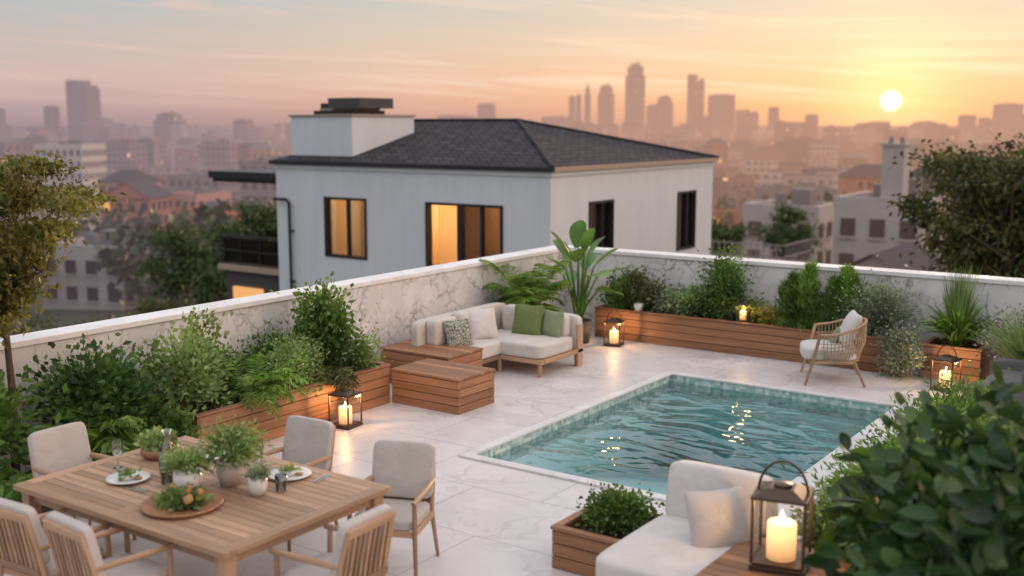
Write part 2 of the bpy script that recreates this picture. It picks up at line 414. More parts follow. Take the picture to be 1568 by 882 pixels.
C_TOW=citymat('tower_facades',[(.10,.10,.12),(.18,.15,.15),(.14,.12,.14)],.99,1400,5.5,4.2,(.05,.06,.08),(.2,.85),(.2,.8))
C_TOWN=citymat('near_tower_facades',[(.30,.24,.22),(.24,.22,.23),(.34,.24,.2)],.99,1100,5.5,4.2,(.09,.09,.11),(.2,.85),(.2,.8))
def city_block(name,count,dmin,dmax,seed,ang):
    r=np.random.default_rng(seed); mb=MB(); ca,sa=math.cos(-ang),math.sin(-ang)
    for i in range(count):
        D=math.exp(r.uniform(math.log(dmin),math.log(dmax))); a=r.uniform(-.58,.58)*D
        x,y=dr(D,a); g0=gz(math.hypot(D,a))
        sc=.8+D/2600
        wx,wy=r.uniform(7,16)*sc,r.uniform(7,16)*sc
        h=r.uniform(6,15)*(1+.3*D/1000) if r.random()<.80 else r.uniform(18,40)
        top=g0+h
        lim=3.4-(D*(.017 if D>500 else .045))+ (18 if D>900 else 0)
        if top>lim: h=max(4,lim-g0)
        lx,ly=x*ca-y*sa,x*sa+y*ca
        mb.box((lx,ly,g0-3+(h+3)/2),(wx,wy,h+3),C_MIX)
        q=r.random()
        if q<.3:
            z0=g0+h; hx,hy=wx/2+.3,wy/2+.3; rh=min(hx,hy)*.55
            mb.add([(lx-hx,ly-hy,z0),(lx+hx,ly-hy,z0),(lx+hx,ly+hy,z0),(lx-hx,ly+hy,z0),(lx-hx*.5,ly,z0+rh),(lx+hx*.5,ly,z0+rh)],[(0,1,5,4),(2,3,4,5),(1,2,5),(3,0,4)],C_MIX)
        elif q<.75:
            mb.box((lx+r.uniform(-.2,.2)*wx,ly+r.uniform(-.2,.2)*wy,g0+h+.9),(wx*.3,wy*.3,1.8),C_MIX)
            mb.box((lx,ly,g0+h+.2),(wx+.4,wy+.4,.4),C_MIX)
    return mb.obj(name,rot=ang)
city_block('distant_city_buildings',850,340,3200,3,R(8))
city_block('distant_city_buildings',850,380,3600,4,R(41))
city_block('distant_city_buildings',900,700,4500,5,R(22))
def tower(D,Rr,wd,top,style):
    x,y=dr(D,Rr); g0=gz(D); H=top-g0; mb=MB(); d=wd*.8; C=C_TOW if D>2000 else C_TOWN
    if style=='plain':
        mb.box((0,0,H*.49),(wd,d,H*.98),C); mb.box((0,0,H*.99),(wd*.6,d*.6,H*.02),C)
    elif style=='step':
        mb.box((0,0,H*.42),(wd,d,H*.84),C); mb.box((0,0,H*.90),(wd*.8,d*.8,H*.12),C); mb.box((0,0,H*.975),(wd*.5,d*.5,H*.05),C)
        mb.box((wd*.1,0,H*1.01),(wd*.12,wd*.12,H*.03),C)
    elif style=='spire':
        mb.box((0,0,H*.4),(wd,d,H*.8),C); mb.box((0,0,H*.85),(wd*.7,d*.7,H*.1),C)
        mb.box((0,0,H*.94),(wd*.5,wd*.5,-H*.08),C,taper=.15) ; mb.tube([(0,0,H*.9),(0,0,H*1.04)],[wd*.06,wd*.02],C,5)
    elif style=='wedge':
        mb.box((0,0,H*.45),(wd,d,H*.9),C); mb.box((-wd*.22,0,H*.95),(wd*.56,d,H*.1),C); mb.box((wd*.34,0,H*.92),(wd*.2,d*.8,H*.04),C)
    mb.obj('skyscraper',(x,y,g0),R(34.85+random.uniform(-22,22)))
for a in [(2500,277,44,137,'step'),(2600,430,38,118,'wedge'),(2450,462,50,69,'plain'),(2550,216,33,92,'step'),(2500,170,13,96,'spire'),(2500,150,12,70,'plain'),(2480,134,12,66,'plain'),
 (2500,343,36,66,'step'),(2450,312,26,46,'plain'),(2500,530,46,36,'wedge'),(2500,590,23,42,'plain'),(2500,676,28,26,'plain'),(2500,828,42,10,'plain'),(2500,933,52,10,'step'),
 (2500,1027,36,24,'plain'),(2500,1074,36,18,'wedge'),(2500,1118,50,50,'plain'),(2500,1152,28,26,'plain'),(2500,-58,40,50,'plain'),(2500,-125,80,24,'plain'),(2500,98,52,21,'plain'),
 (1200,-463,27,50,'wedge'),(1200,-498,15,23,'plain'),(1200,-371,27,16,'step'),(1200,-291,17,9,'plain'),(1200,-557,13,21,'plain'),(1200,-439,10,0,'plain'),(1200,-410,14,0,'step'),(1250,-385,12,12,'plain'),
 (2300,400,30,20,'plain'),(2300,250,40,12,'step'),(2300,600,50,8,'plain'),(2300,730,36,6,'step'),(1900,-350,40,14,'plain'),(1900,-250,34,12,'wedge'),(1500,-560,30,12,'plain')]: tower(*a)
mb=MB(); r=rng
for i in range(420):
    D=math.exp(r.uniform(math.log(80),math.log(1100))); a=r.uniform(-.52,.52)*D
    if D<120 and -.25<a/D<.25: continue
    if D<330 and a/D<-.24 and i%3: continue
    x,y=dr(D,a); g0=gz(math.hypot(D,a)); rr=r.uniform(2.5,4.2)*(1+D/900); n=int(np.clip(42000/D,50,340))
    dv=r.normal(size=(n,3)); dv/=np.linalg.norm(dv,axis=1)[:,None]
    c=np.array([x,y,g0+rr*1.1])+dv*rr*r.uniform(.5,1.05,(n,1))*np.array([1,1,.85])*(1+.25*np.sin(dv[:,:1]*5+i))
    mb.leaves(c,dv+r.normal(size=(n,3))*.7,rr*.30,rr*.24,L_FAR)
    mb.tube([(x,y,g0-.5),(x,y,g0+rr)],[.3,.2],m_bark,5)
mb.obj('distant_trees')
# garden shrubbery on the slope left and right of the house
mb=MB()
for i in range(110):
    D=r.uniform(20,70); k_=r.uniform(-.52,-.2) if i%3 else r.uniform(.19,.45); x,y=dr(D,k_*D); g0=gz(math.hypot(D,k_*D)); rr=r.uniform(.8,1.9); n=230
    dv=r.normal(size=(n,3)); dv/=np.linalg.norm(dv,axis=1)[:,None]
    c=np.array([x,y,g0+rr*.6])+dv*rr*r.uniform(.4,1.1,(n,1))*np.array([1,1,.8])*(1+.25*np.sin(dv[:,:1]*5+i))
    mb.leaves(c,dv+r.normal(size=(n,3))*.7,rr*.24,rr*.15,(L_TREE3,L_TREE2,L_DARK)[i%3])
mb.obj('shrubbery')
# ------------------------------------------------------------ midground buildings
def plain_haze(name,col,rough=.8,L=760):
    m,nt,b,o=newmat(name,col,rough,.2)
    link(nt,MIX(nt,MAPR(nt,NOISE(nt,POS(nt),.6,3),.3,.7),[x*.82 for x in col],col),b.inputs['Base Color']); haze(nt,b.outputs[0],o,L); return m
H_WHITE=plain_haze('render_white_far',(.40,.37,.36)); H_BRICK=plain_haze('brick_far',(.40,.17,.105)); H_ROOF=plain_haze('slate_far',(.045,.045,.05)); H_WIN=plain_haze('window_far',(.035,.04,.05),.2)
H_PINK=plain_haze('pink_render',(.50,.27,.21)); H_GREY=plain_haze('grey_far',(.18,.175,.18)); m_lit=emis('lit_room',(1,.50,.18),.9)
def building(name,D,Rr,wx,wy,top,base,rows,cols,wall,rot=0,roof=None,lit=()):
    x,y=dr(D,Rr); mb=MB(); H=top-base
    mb.box((0,0,H/2),(wx,wy,H),wall)
    if roof=='gable':
        rh=wx*.3; e=.4
        mb.add([(-wx/2-e,-wy/2-e,H-.05),(wx/2+e,-wy/2-e,H-.05),(wx/2+e,wy/2+e,H-.05),(-wx/2-e,wy/2+e,H-.05),(0,-wy/2-e,H+rh),(0,wy/2+e,H+rh)],[(0,4,5,3),(1,2,5,4),(0,3,2,1)],H_ROOF)
        mb.add([(-wx/2,-wy/2-.01,H-.04),(wx/2,-wy/2-.01,H-.04),(0,-wy/2-.01,H+rh-.1)],[(0,1,2)],wall)
    elif roof=='hip':
        rh=min(wx,wy)*.28; e=.4
        mb.add([(-wx/2-e,-wy/2-e,H),(wx/2+e,-wy/2-e,H),(wx/2+e,wy/2+e,H),(-wx/2-e,wy/2+e,H),(-wx*.22,0,H+rh),(wx*.22,0,H+rh)],[(0,1,5,4),(2,3,4,5),(1,2,5),(3,0,4),(0,3,2,1)],H_ROOF)
    else:
        t=.3
        for (cx,cy,sx,sy) in ((0,-wy/2+t/2,wx+.2,t),(0,wy/2-t/2,wx+.2,t),(-wx/2+t/2,0,t,wy-2*t),(wx/2-t/2,0,t,wy-2*t)): mb.box((cx,cy,H+.3),(sx,sy,.6),wall)
        mb.box((0,0,H+.03),(wx-.7,wy-.7,.06),H_GREY)
        mb.box((wx*.15,0,H+.8),(wx*.25,wy*.25,1.6),H_GREY); mb.box((-wx*.2,wy*.1,H+.6),(wx*.12,wy*.12,1.2),H_GREY)
    fh=(H-.6)/rows
    for i in range(rows):
        for j in range(cols):
            ww=wx/cols; z0=.5+i*fh+fh*.5; m=m_lit if (i,j) in lit else H_WIN
            mb.box((-wx/2+(j+.5)*ww,-wy/2-.02,z0),(ww*.5,.12,fh*.5),m)
            mb.box((-wx/2+(j+.5)*ww,-wy/2-.05,z0-fh*.29),(ww*.6,.25,.1),wall)
            wv=wy/cols
            mb.box((wx/2+.02,-wy/2+(j+.5)*wv,z0),(.12,wv*.5,fh*.5),H_WIN)
            mb.box((wx/2+.05,-wy/2+(j+.5)*wv,z0-fh*.29),(.25,wv*.6,.1),wall)
    return mb.obj(name,(x,y,base),R(rot))
building('apartment_building',300,-120,14,12,-2.5,-25,7,7,plain_haze('apartment_render',(.52,.48,.45)),24)
building('brick_building',190,-65,9,9,-9.0,-20,4,4,H_BRICK,28,'gable',((3,0),))
building('pink_house',200,-57.0,8,8,-9.5,-20,4,4,H_PINK,0,None)
building('brick_townhouse',150,-41,7,7,-8.5,-17,3,4,H_BRICK,0,None)
building('brick_townhouse',230,-80,9,9,-8.5,-21,4,4,H_PINK,14,'hip')
building('brick_building',260,-57,12,10,-5.5,-23,5,5,H_GREY,30)
building('office_building',330,-92,18,12,-12,-27,4,6,H_GREY,15)
building('white_villa',92,-34.5,8,6,-7.0,-12,2,4,H_WHITE,18,None)
building('grey_villa',125,-50,9,7,-11.5,-15,2,4,H_GREY,5,'hip')
building('white_villa',76,19.5,5.2,5,-2.6,-11,4,3,H_WHITE,0,None)
building('white_villa',64,22.3,5.0,6,-1.3,-10,4,3,H_WHITE,0,None)
building('tiled_roof_house',44,15.4,4.6,5,-2.9,-9,3,3,H_WHITE,0,'gable')
building('tiled_roof_house',66,27.2,6,5,.1,-10,4,4,H_WHITE,0,'hip')
building('brick_building',170,36,9,9,-10,-18,3,4,H_BRICK,12,None,((2,0),))
building('office_building',210,54,14,10,-9,-20,4,6,H_GREY,28,None,((3,2),))
building('brick_townhouse',240,78,10,10,-8,-22,5,5,H_BRICK,40,'hip')
building('apartment_building',150,62,12,10,-6,-17,4,6,H_WHITE,10,None)
mb=MB(); mb.box((0,0,2),(1.2,1.2,4),H_WHITE); mb.box((0,0,4.08),(1.4,1.4,.16),H_WHITE)
for q in(-.3,.3): mb.lathe((q,0,4.15),[(.14,0),(.12,.35),(.0,.35)],H_GREY,10)
x,y=dr(62,21.6); mb.obj('chimney_stack',(x,y,-1.8))
def railing(mb,x0,x1,y0,y1,z0,h,mat,n=14):
    for k in range(n+1):
        t_=k/n; mb.box((x0+(x1-x0)*t_,y0+(y1-y0)*t_,z0+h/2),(.035,.035,h),mat)
    L=math.hypot(x1-x0,y1-y0); a=math.atan2(y1-y0,x1-x0)
    for zz_ in(.05,h/2,h): mb.box(((x0+x1)/2,(y0+y1)/2,z0+zz_),(L,.05,.05),mat,(0,0,a))
mb=MB(); mb.b2(-2.2,2.2,-1.6,1.6,-7,-.4,H_WHITE); mb.b2(-2.4,2.4,-1.9,1.6,-.35,0,H_GREY); railing(mb,-2.3,2.3,-1.8,-1.8,0,1.0,H_GREY,16); railing(mb,2.3,2.3,-1.8,1.5,0,1.0,H_GREY,10)
x,y=dr(48,10.4); mb.obj('balcony_house',(x,y,-2.6),0)
# ------------------------------------------------------------ main house
house=empty('white_house',(-14.65,22.7,0)); HX,HY=-14.65,22.7
m_stucco,nt,b,o=newmat('white_render',(.60,.62,.63),.8,.2)
p=POS(nt); sp=N(nt,'ShaderNodeSeparateXYZ',{0:p}); u=M(nt,'ADD',sp.outputs[0],sp.outputs[1])
seam=M(nt,'LESS_THAN',M(nt,'FRACT',M(nt,'DIVIDE',u,1.1)),.012)
stv=NOISE(nt,VM(nt,'MULTIPLY',p,(1.6,1.6,.4)),1.2,3,.5)
col=MIX(nt,MAPR(nt,stv,.3,.75),(.60,.625,.64),(.55,.575,.585)); col=MIX(nt,M(nt,'MULTIPLY',seam,.2),col,(.3,.3,.3)); link(nt,col,b.inputs['Base Color'])
m_roof,nt,b,o=newmat('roof_shingles',(.05,.05,.055),.85,.15)
p=POS(nt); sp=N(nt,'ShaderNodeSeparateXYZ',{0:p})
v=N(nt,'ShaderNodeCombineXYZ',{0:M(nt,'ADD',sp.outputs[0],sp.outputs[1]),1:M(nt,'MULTIPLY',sp.outputs[2],3.8),2:0.0}).outputs[0]
br=N(nt,'ShaderNodeTexBrick',{'Vector':v,'Scale':1.0,'Mortar Size':.025,'Mortar Smooth':.3,'Brick Width':.40,'Row Height':.30,'Color1':(.06,.053,.056,1),'Color2':(.036,.033,.037,1),'Mortar':(.008,.008,.009,1)})
link(nt,br.outputs[0],b.inputs['Base Color'])
m_cream=newmat('interior_wall',(.50,.37,.24),.8,.1)[0]
m_trim=newmat('fascia_trim',(.36,.27,.20),.6,.3)[0]
X0,X1,Y0,Y1=-24.31,-14.65,22.7,32.14; ZT=2.24
def wallpan(mb,axis,fixed,a0,a1,z0,z1,ops,th,mat):
    cuts=sorted(set([a0,a1]+[o_[0] for o_ in ops]+[o_[1] for o_ in ops]))
    def bx(p,q,r_,s_):
        if s_-r_<1e-4: return
        if axis=='x': mb.b2(p,q,fixed,fixed+th,r_,s_,mat)
        else: mb.b2(fixed-th,fixed,p,q,r_,s_,mat)
    for p,q in zip(cuts[:-1],cuts[1:]):
        op=[o_ for o_ in ops if o_[0]<=p+1e-5 and o_[1]>=q-1e-5]
        if op: bx(p,q,z0,op[0][2]); bx(p,q,op[0][3],z1)
        else: bx(p,q,z0,z1)
opsF=[(-22.36,-20.74,-.37,1.35),(-18.62,-16.08,-.95,1.35)]
opsR=[(24.53,25.83,-.37,1.4),(29.67,30.93,-.37,1.4)]
def hchild(mb,name,**k):
    o=mb.obj(name,parent=house,**k); o.location=(-HX,-HY,0); return o
mb=MB()
wallpan(mb,'x',Y0,X0,X1,-8,ZT,opsF,.28,m_stucco)
wallpan(mb,'y',X1,Y0+.28,Y1,-8,ZT,opsR,.28,m_stucco)
mb.b2(X0,X0+.28,Y0+.28,Y1,-8,ZT,m_stucco); mb.b2(X0+.28,X1-.28,Y1-.28,Y1,-8,ZT,m_stucco)
mb.b2(X0+.28,X1-.28,Y0+.28,Y1-.28,-1.2,-1.0,m_cream); mb.b2(X0+.28,X1-.28,Y0+.28,Y1-.28,2.0,2.15,m_cream)
mb.b2(X0+.3,X1-.3,26.0,26.12,-.99,1.99,m_cream); mb.b2(-19.8,-19.7,Y0+.3,25.99,-.99,1.99,m_cream); mb.b2(-15.9,-15.8,Y0+.3,25.99,-.99,1.99,m_cream); mb.b2(-17.54,-17.46,Y0+.3,25.0,-.99,1.99,m_cream)
hchild(mb,'walls')
mb=MB()
e=.12; zr=ZT+.1
c=[(X0-e,Y0-e,zr),(X1+e,Y0-e,zr),(X1+e,Y1+e,zr),(X0-e,Y1+e,zr),(-22.9,27.4,3.5),(-18.86,27.4,3.5)]
mb.add(c,[(0,1,5,4),(2,3,4,5),(1,2,5),(3,0,4),(0,3,2,1)],m_roof)
for a_,b_ in ((1,5),(2,5),(4,5)): mb.tube([np.array(c[a_])+(0,0,.02),np.array(c[b_])+(0,0,.02)],.06,m_roof,6)
hchild(mb,'roof')
mb=MB()
mb.b2(X0-.14,X1+.14,Y0-.14,Y0-.02,ZT-.0,ZT+.11,m_black); mb.b2(X1+.02,X1+.14,Y0-.02,Y1+.14,ZT,ZT+.11,m_trim)
mb.b2(X0-.05,X1+.05,Y0-.05,Y0-.003,ZT-.12,ZT-.003,m_stucco)
mb.b2(X1+.003,X1+.05,Y0-.003,Y1,ZT-.12,ZT-.003,m_stucco)
hchild(mb,'gutter')
mb=MB()
mb.b2(-24.15,-21.69,23.2,25.94,2.3,3.62,m_stucco)
mb.b2(-24.2,-21.64,23.15,25.99,3.62,3.68,m_trim)
mb.b2(-23.9,-22.2,23.9,25.2,3.68,3.80,m_black); mb.b2(-23.75,-22.3,24.0,25.1,3.80,3.86,m_trim); mb.b2(-23.2,-21.95,23.8,25.3,3.86,4.16,m_dpot); mb.b2(-23.8,-23.3,24.1,24.9,3.86,4.02,m_black)
hchild(mb,'chimney',bevel=.01)
mb=MB()
def win(axis,fixed,a0,a1,z0,z1,mull,inset=.12):
    fw=.07
    def bx(p,q,r_,s_,d0,d1,mat):
        if axis=='x': mb.b2(p,q,fixed+d0,fixed+d1,r_,s_,mat)
        else: mb.b2(fixed-d1,fixed-d0,p,q,r_,s_,mat)
    bx(a0,a0+fw,z0,z1,-.03,inset+.05,m_black); bx(a1-fw,a1,z0,z1,-.03,inset+.05,m_black)
    bx(a0+fw,a1-fw,z1-fw,z1,-.03,inset+.05,m_black); bx(a0+fw,a1-fw,z0,z0+fw,-.03,inset+.05,m_black)
    for mx_,wd in mull: bx(mx_-wd/2,mx_+wd/2,z0+fw,z1-fw,.02,inset+.03,m_black)
    def pane(p,q):
        r_,s_=z0+fw,z1-fw
        if axis=='x': V=[(p,fixed+inset,r_),(q,fixed+inset,r_),(q,fixed+inset,s_),(p,fixed+inset,s_)]
        else: V=[(fixed-inset,p,r_),(fixed-inset,q,r_),(fixed-inset,q,s_),(fixed-inset,p,s_)]
        mb.add(V,[(0,1,2,3)],m_wglass)
    pane(a0+fw,a1-fw)
win('x',Y0,-22.36,-20.74,-.37,1.35,[(-21.5,.06)])
win('x',Y0,-18.62,-16.08,-.95,1.35,[(-17.5,.16),(-16.8,.07)])
win('y',X1,24.53,25.83,-.37,1.4,[(25.3,.06)]); win('y',X1,29.67,30.93,-.37,1.4,[(30.4,.06)])
hchild(mb,'windows')
mb=MB()
def curtain(axis,a0,a1,dpth,z0,z1,mat,folds=12):
    n=folds*6; P=[]
    for k in range(n+1):
        a=a0+(a1-a0)*k/n; d=dpth+.04*math.sin(k/6*2*math.pi)
        P.append((a,d) if axis=='x' else (d,a))
    V=[(p_[0],p_[1],zq) for p_ in P for zq in(z0,z1)]; mb.add(V,[(2*k,2*k+2,2*k+3,2*k+1) for k in range(n)],mat,True)
m_cur,nt,b,o=newmat('curtain',(.75,.62,.42),.9,.1)
tr=N(nt,'ShaderNodeBsdfTranslucent',{'Color':(.88,.72,.46,1)}); mx=N(nt,'ShaderNodeMixShader',{0:.5}); link(nt,b.outputs[0],mx.inputs[1]); link(nt,tr.outputs[0],mx.inputs[2]); link(nt,mx.outputs[0],o.inputs[0])
m_bcur=newmat('brown_curtain',(.42,.28,.17),.9)[0]
curtain('x',-18.55,-17.62,Y0+.45,-1,1.9,m_cur,10)
curtain('x',-16.55,-16.0,Y0+.5,-1,1.9,m_bcur,6)
curtain('x',-22.35,-21.9,Y0+.45,-1,1.9,m_cur,6); curtain('y',24.6,25.3,X1-.35,-1,1.9,m_bcur,7); curtain('y',29.8,30.9,X1-.45,-1,1.9,m_bcur,9)
mb.b2(-21.6,-20.6,24.6,25.3,-1,-.1,F_CREAM); mb.b2(-21.6,-20.6,25.3,25.5,-1,.35,F_CREAM); mb.b2(-22.5,-21.9,25.9,25.98,.4,1.0,W_DARK[0]); mb.b2(-18.2,-17.2,25.5,25.95,-1,.6,W_DARK[2]); mb.lathe((-22.9,25.3,-.3),[(.2,0),(.12,.3)],F_WHITE,12)
hchild(mb,'curtains_and_furniture')
for nm,lc,pw in (('room_lamp',(-21.9,24.9,1.5),120),('room_lamp',(-18.4,24.6,1.2),210),('room_lamp',(-16.6,25.2,1.5),34)):
    plight(nm,(lc[0]-HX,lc[1]-HY,lc[2]),pw,(1,.62,.30),.25,house)
mb=MB()
mb.tube([(-24.25,22.55,1.22),(-23.8,22.58,1.22),(-23.7,22.6,1.12),(-23.68,22.6,-8)],.045,m_black,8)
for zq in (.3,-1.2): mb.box((-23.68,22.64,zq),(.16,.1,.05),m_black)
hchild(mb,'downpipe')
mb=MB()
mb.b2(-29.4,-24.32,24.6,28.5,1.5,1.62,m_black); mb.b2(-29.5,-24.32,24.5,28.6,1.62,1.85,m_black)
mb.b2(-29.0,-24.32,24.7,28.5,-8,-1.45,m_dpot); mb.b2(-29.2,-24.32,24.5,28.6,-1.45,-1.28,m_trim)
railing(mb,-29.1,-24.4,24.6,24.6,-1.28,1.0,m_black,5); mb.b2(-29.05,-24.4,24.63,24.64,-1.2,-.35,m_glass)
mb.b2(-29.0,-28.85,27.9,28.05,-1.28,1.5,m_black); mb.b2(-28.6,-27.2,24.60,24.69,-2.6,-2.0,m_lit)
mb.b2(-25.9,-25.8,28.3,28.45,-1.28,1.5,m_stucco)
hchild(mb,'balcony')
# ------------------------------------------------------------ terrace
PX0,PX1,PY0,PY1=-6.6,-3.55,8.75,13.3
TX0,TX1,TY0,TY1=-9.85,2.5,-1.0,15.75
mb=MB(); g_=.03
mb.b2(TX0,PX0-g_,TY0,TY1,-.3,0,m_floor); mb.b2(PX1+g_,TX1,TY0,TY1,-.3,0,m_floor); mb.b2(PX0-g_,PX1+g_,TY0,PY0-g_,-.3,0,m_floor); mb.b2(PX0-g_,PX1+g_,PY1+g_,TY1,-.3,0,m_floor)
mb.obj('marble_terrace')
mb=MB(); mb.b2(TX0-.3,TX1,TY0,TY1+.3,-9,-2.2,m_stucco); mb.obj('terrace_building')
mb=MB()
HW=1.27
mb.b2(TX0-.28,TX0,TY0,TY1+.28,-2.2,HW,m_wall); mb.b2(TX0-.31,TX0+.03,TY0,TY1+.31,HW,HW+.06,m_cap)
mb.obj('marble_parapet_wall',bevel=.006)
mb=MB()
mb.b2(TX0+.002,TX1,TY1,TY1+.28,-2.2,HW-.002,m_wall); mb.b2(TX0+.032,TX1,TY1-.03,TY1+.31,HW,HW+.06,m_cap)
mb.obj('marble_parapet_wall',bevel=.006)
# pool
m_mos,nt,b,o=newmat('mosaic_tile',(.3,.4,.38),.25,.5)
p=POS(nt)
cell=VM(nt,'FLOOR',VM(nt,'MULTIPLY',VM(nt,'ADD',p,(.011,.013,.007)),(22,22,22)))
wn=N(nt,'ShaderNodeTexWhiteNoise',{'Vector':cell}).outputs[0]
link(nt,RAMP(nt,wn,[(0,(.26,.38,.36)),(.5,(.42,.52,.48)),(1,(.62,.68,.62))]),b.inputs['Base Color'])
m_pool,nt,b,o=newmat('pool_plaster',(.2,.4,.4),.5,.3)
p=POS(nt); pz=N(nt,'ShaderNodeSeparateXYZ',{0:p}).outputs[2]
base=RAMP(nt,MAPR(nt,pz,-1.7,-.3),[(0,(.06,.28,.31)),(.40,(.14,.44,.46)),(.70,(.36,.68,.68)),(.93,(.68,.88,.85)),(1,(.76,.90,.87))])  # light absorbed by the water is painted into the plaster, darker with depth
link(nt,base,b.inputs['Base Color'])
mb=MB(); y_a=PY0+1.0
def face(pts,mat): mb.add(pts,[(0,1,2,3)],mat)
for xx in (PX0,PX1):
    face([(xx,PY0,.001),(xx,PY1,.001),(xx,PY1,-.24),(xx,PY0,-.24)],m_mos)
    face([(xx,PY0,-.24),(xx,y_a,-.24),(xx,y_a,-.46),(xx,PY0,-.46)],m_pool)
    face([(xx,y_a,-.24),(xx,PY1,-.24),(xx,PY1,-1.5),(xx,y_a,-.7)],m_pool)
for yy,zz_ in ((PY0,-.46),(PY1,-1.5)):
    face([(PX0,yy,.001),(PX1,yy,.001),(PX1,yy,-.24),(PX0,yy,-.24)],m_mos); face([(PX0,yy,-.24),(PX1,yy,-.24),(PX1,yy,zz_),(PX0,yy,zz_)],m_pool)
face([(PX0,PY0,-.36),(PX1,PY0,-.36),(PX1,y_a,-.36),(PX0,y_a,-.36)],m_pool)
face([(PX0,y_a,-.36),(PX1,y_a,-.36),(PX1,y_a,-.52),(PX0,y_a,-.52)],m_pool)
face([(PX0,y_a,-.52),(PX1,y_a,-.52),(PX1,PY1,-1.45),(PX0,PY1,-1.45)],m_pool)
c_=.10
mb.b2(PX0-c_,PX0+.02,PY0-c_,PY1+c_,.002,.022,m_pcope); mb.b2(PX1-.02,PX1+.34,PY0-c_,PY1+c_,.002,.022,m_pcope)
mb.b2(PX0+.02,PX1-.02,PY0-c_,PY0+.02,.002,.022,m_pcope); mb.b2(PX0+.02,PX1-.02,PY1-.02,PY1+c_,.002,.022,m_pcope)
mb.obj('swimming_pool')
m_water,nt,b,o=newmat('water'); nt.nodes.remove(b)
p=POS(nt)
wv=NOISE(nt,VM(nt,'MULTIPLY',p,(.85,1.5,1)),1.35,2,.45,.9); wv2=NOISE(nt,p,5.0,1,.5,.5)
bp=N(nt,'ShaderNodeBump',{'Height':M(nt,'ADD',wv,M(nt,'MULTIPLY',wv2,.10)),'Strength':1.0,'Distance':.085}).outputs[0]
fr=N(nt,'ShaderNodeFresnel',{'IOR':1.33,'Normal':bp}).outputs[0]
t_=N(nt,'ShaderNodeBsdfTransparent',{'Color':(.92,.985,.985,1)}); g_=N(nt,'ShaderNodeBsdfGlossy',{'Roughness':.05,'Normal':bp})
mx=N(nt,'ShaderNodeMixShader',{0:M(nt,'MULTIPLY',fr,1.5,clamp=True)}); link(nt,t_.outputs[0],mx.inputs[1]); link(nt,g_.outputs[0],mx.inputs[2]); link(nt,mx.outputs[0],o.inputs[0])
mb=MB(); mb.add([(PX0,PY0,-.09),(PX1,PY0,-.09),(PX1,PY1,-.09),(PX0,PY1,-.09)],[(0,1,2,3)],m_water); mb.obj('water')
# ------------------------------------------------------------ planters
def planter(name,x0,x1,y0,y1,h,mat=W_CEDAR,boards=4):
    lx,ly=x1-x0,y1-y0; mb=MB(); t=.035; bh=(h-.03)/boards
    for i in range(boards):
        z0=i*bh+.003; z1=(i+1)*bh-.005
        mb.b2(0,lx,0,t,z0,z1,mat); mb.b2(0,lx,ly-t,ly,z0,z1,mat); mb.b2(0,t,t+.001,ly-t-.001,z0,z1,mat); mb.b2(lx-t,lx,t+.001,ly-t-.001,z0,z1,mat)
    mb.b2(t,lx-t,t,ly-t,.0,h-.08,m_soil)
    cw=.06
    mb.b2(-.01,lx+.01,-.01,cw,h-.028,h,mat); mb.b2(-.01,lx+.01,ly-cw,ly+.01,h-.028,h,mat); mb.b2(-.01,cw,cw+.001,ly-cw-.001,h-.028,h,mat); mb.b2(lx-cw,lx+.01,cw+.001,ly-cw-.001,h-.028,h,mat)
    n=int(lx*ly*500); C=np.stack([rng.uniform(.07,lx-.07,n),rng.uniform(.07,ly-.07,n),np.full(n,h-.08)],1)
    mb.leaves(C,rng.normal(size=(n,3))*[1,1,.3]+[0,0,.3],.05,.03,m_soil)
    return mb.obj(name,(x0,y0,0),bevel=.004)
planter('wooden_planter',-9.7,-8.75,7.0,9.94,.49)
planter('wooden_planter',-8.85,-4.1,15.05,15.72,.49)
planter('wooden_planter',-3.75,-3.0,15.08,15.7,.47)
planter('wooden_planter',-4.36,-3.66,6.8,7.5,.34,W_CEDAR,3)
def deckbox(name,x0,x1,y0,y1,h,mat=W_CEDAR,dirx=True,boards=4):
    lx,ly=x1-x0,y1-y0; mb=MB(); t=.03; bh=(h-.035)/boards
    for i in range(boards):
        z0=i*bh+.003; z1=(i+1)*bh-.005
        mb.b2(0,lx,0,t,z0,z1,mat); mb.b2(0,lx,ly-t,ly,z0,z1,mat); mb.b2(0,t,t+.001,ly-t-.001,z0,z1,mat); mb.b2(lx-t,lx,t+.001,ly-t-.001,z0,z1,mat)
    mb.b2(t,lx-t,t,ly-t,0,h-.04,m_dpot)
    L=ly if dirx else lx; n=max(2,round(L/.105)); s_=L/n
    for i in range(n):
        a,b_=i*s_+.003-(.01 if i==0 else 0),(i+1)*s_-.003+(.01 if i==n-1 else 0)
        if dirx: mb.b2(-.01,lx+.01,a,b_,h-.03,h,mat)
        else: mb.b2(a,b_,-.01,ly+.01,h-.03,h,mat)
    return mb.obj(name,(x0,y0,0),bevel=.003)
deckbox('wooden_bench',-8.74,-7.7,9.96,10.68,.43)
deckbox('wooden_platform',-9.6,-8.45,10.72,11.45,.47)
deckbox('wooden_side_table',-2.88,-2.05,6.2,7.1,.5,W_CEDAR)
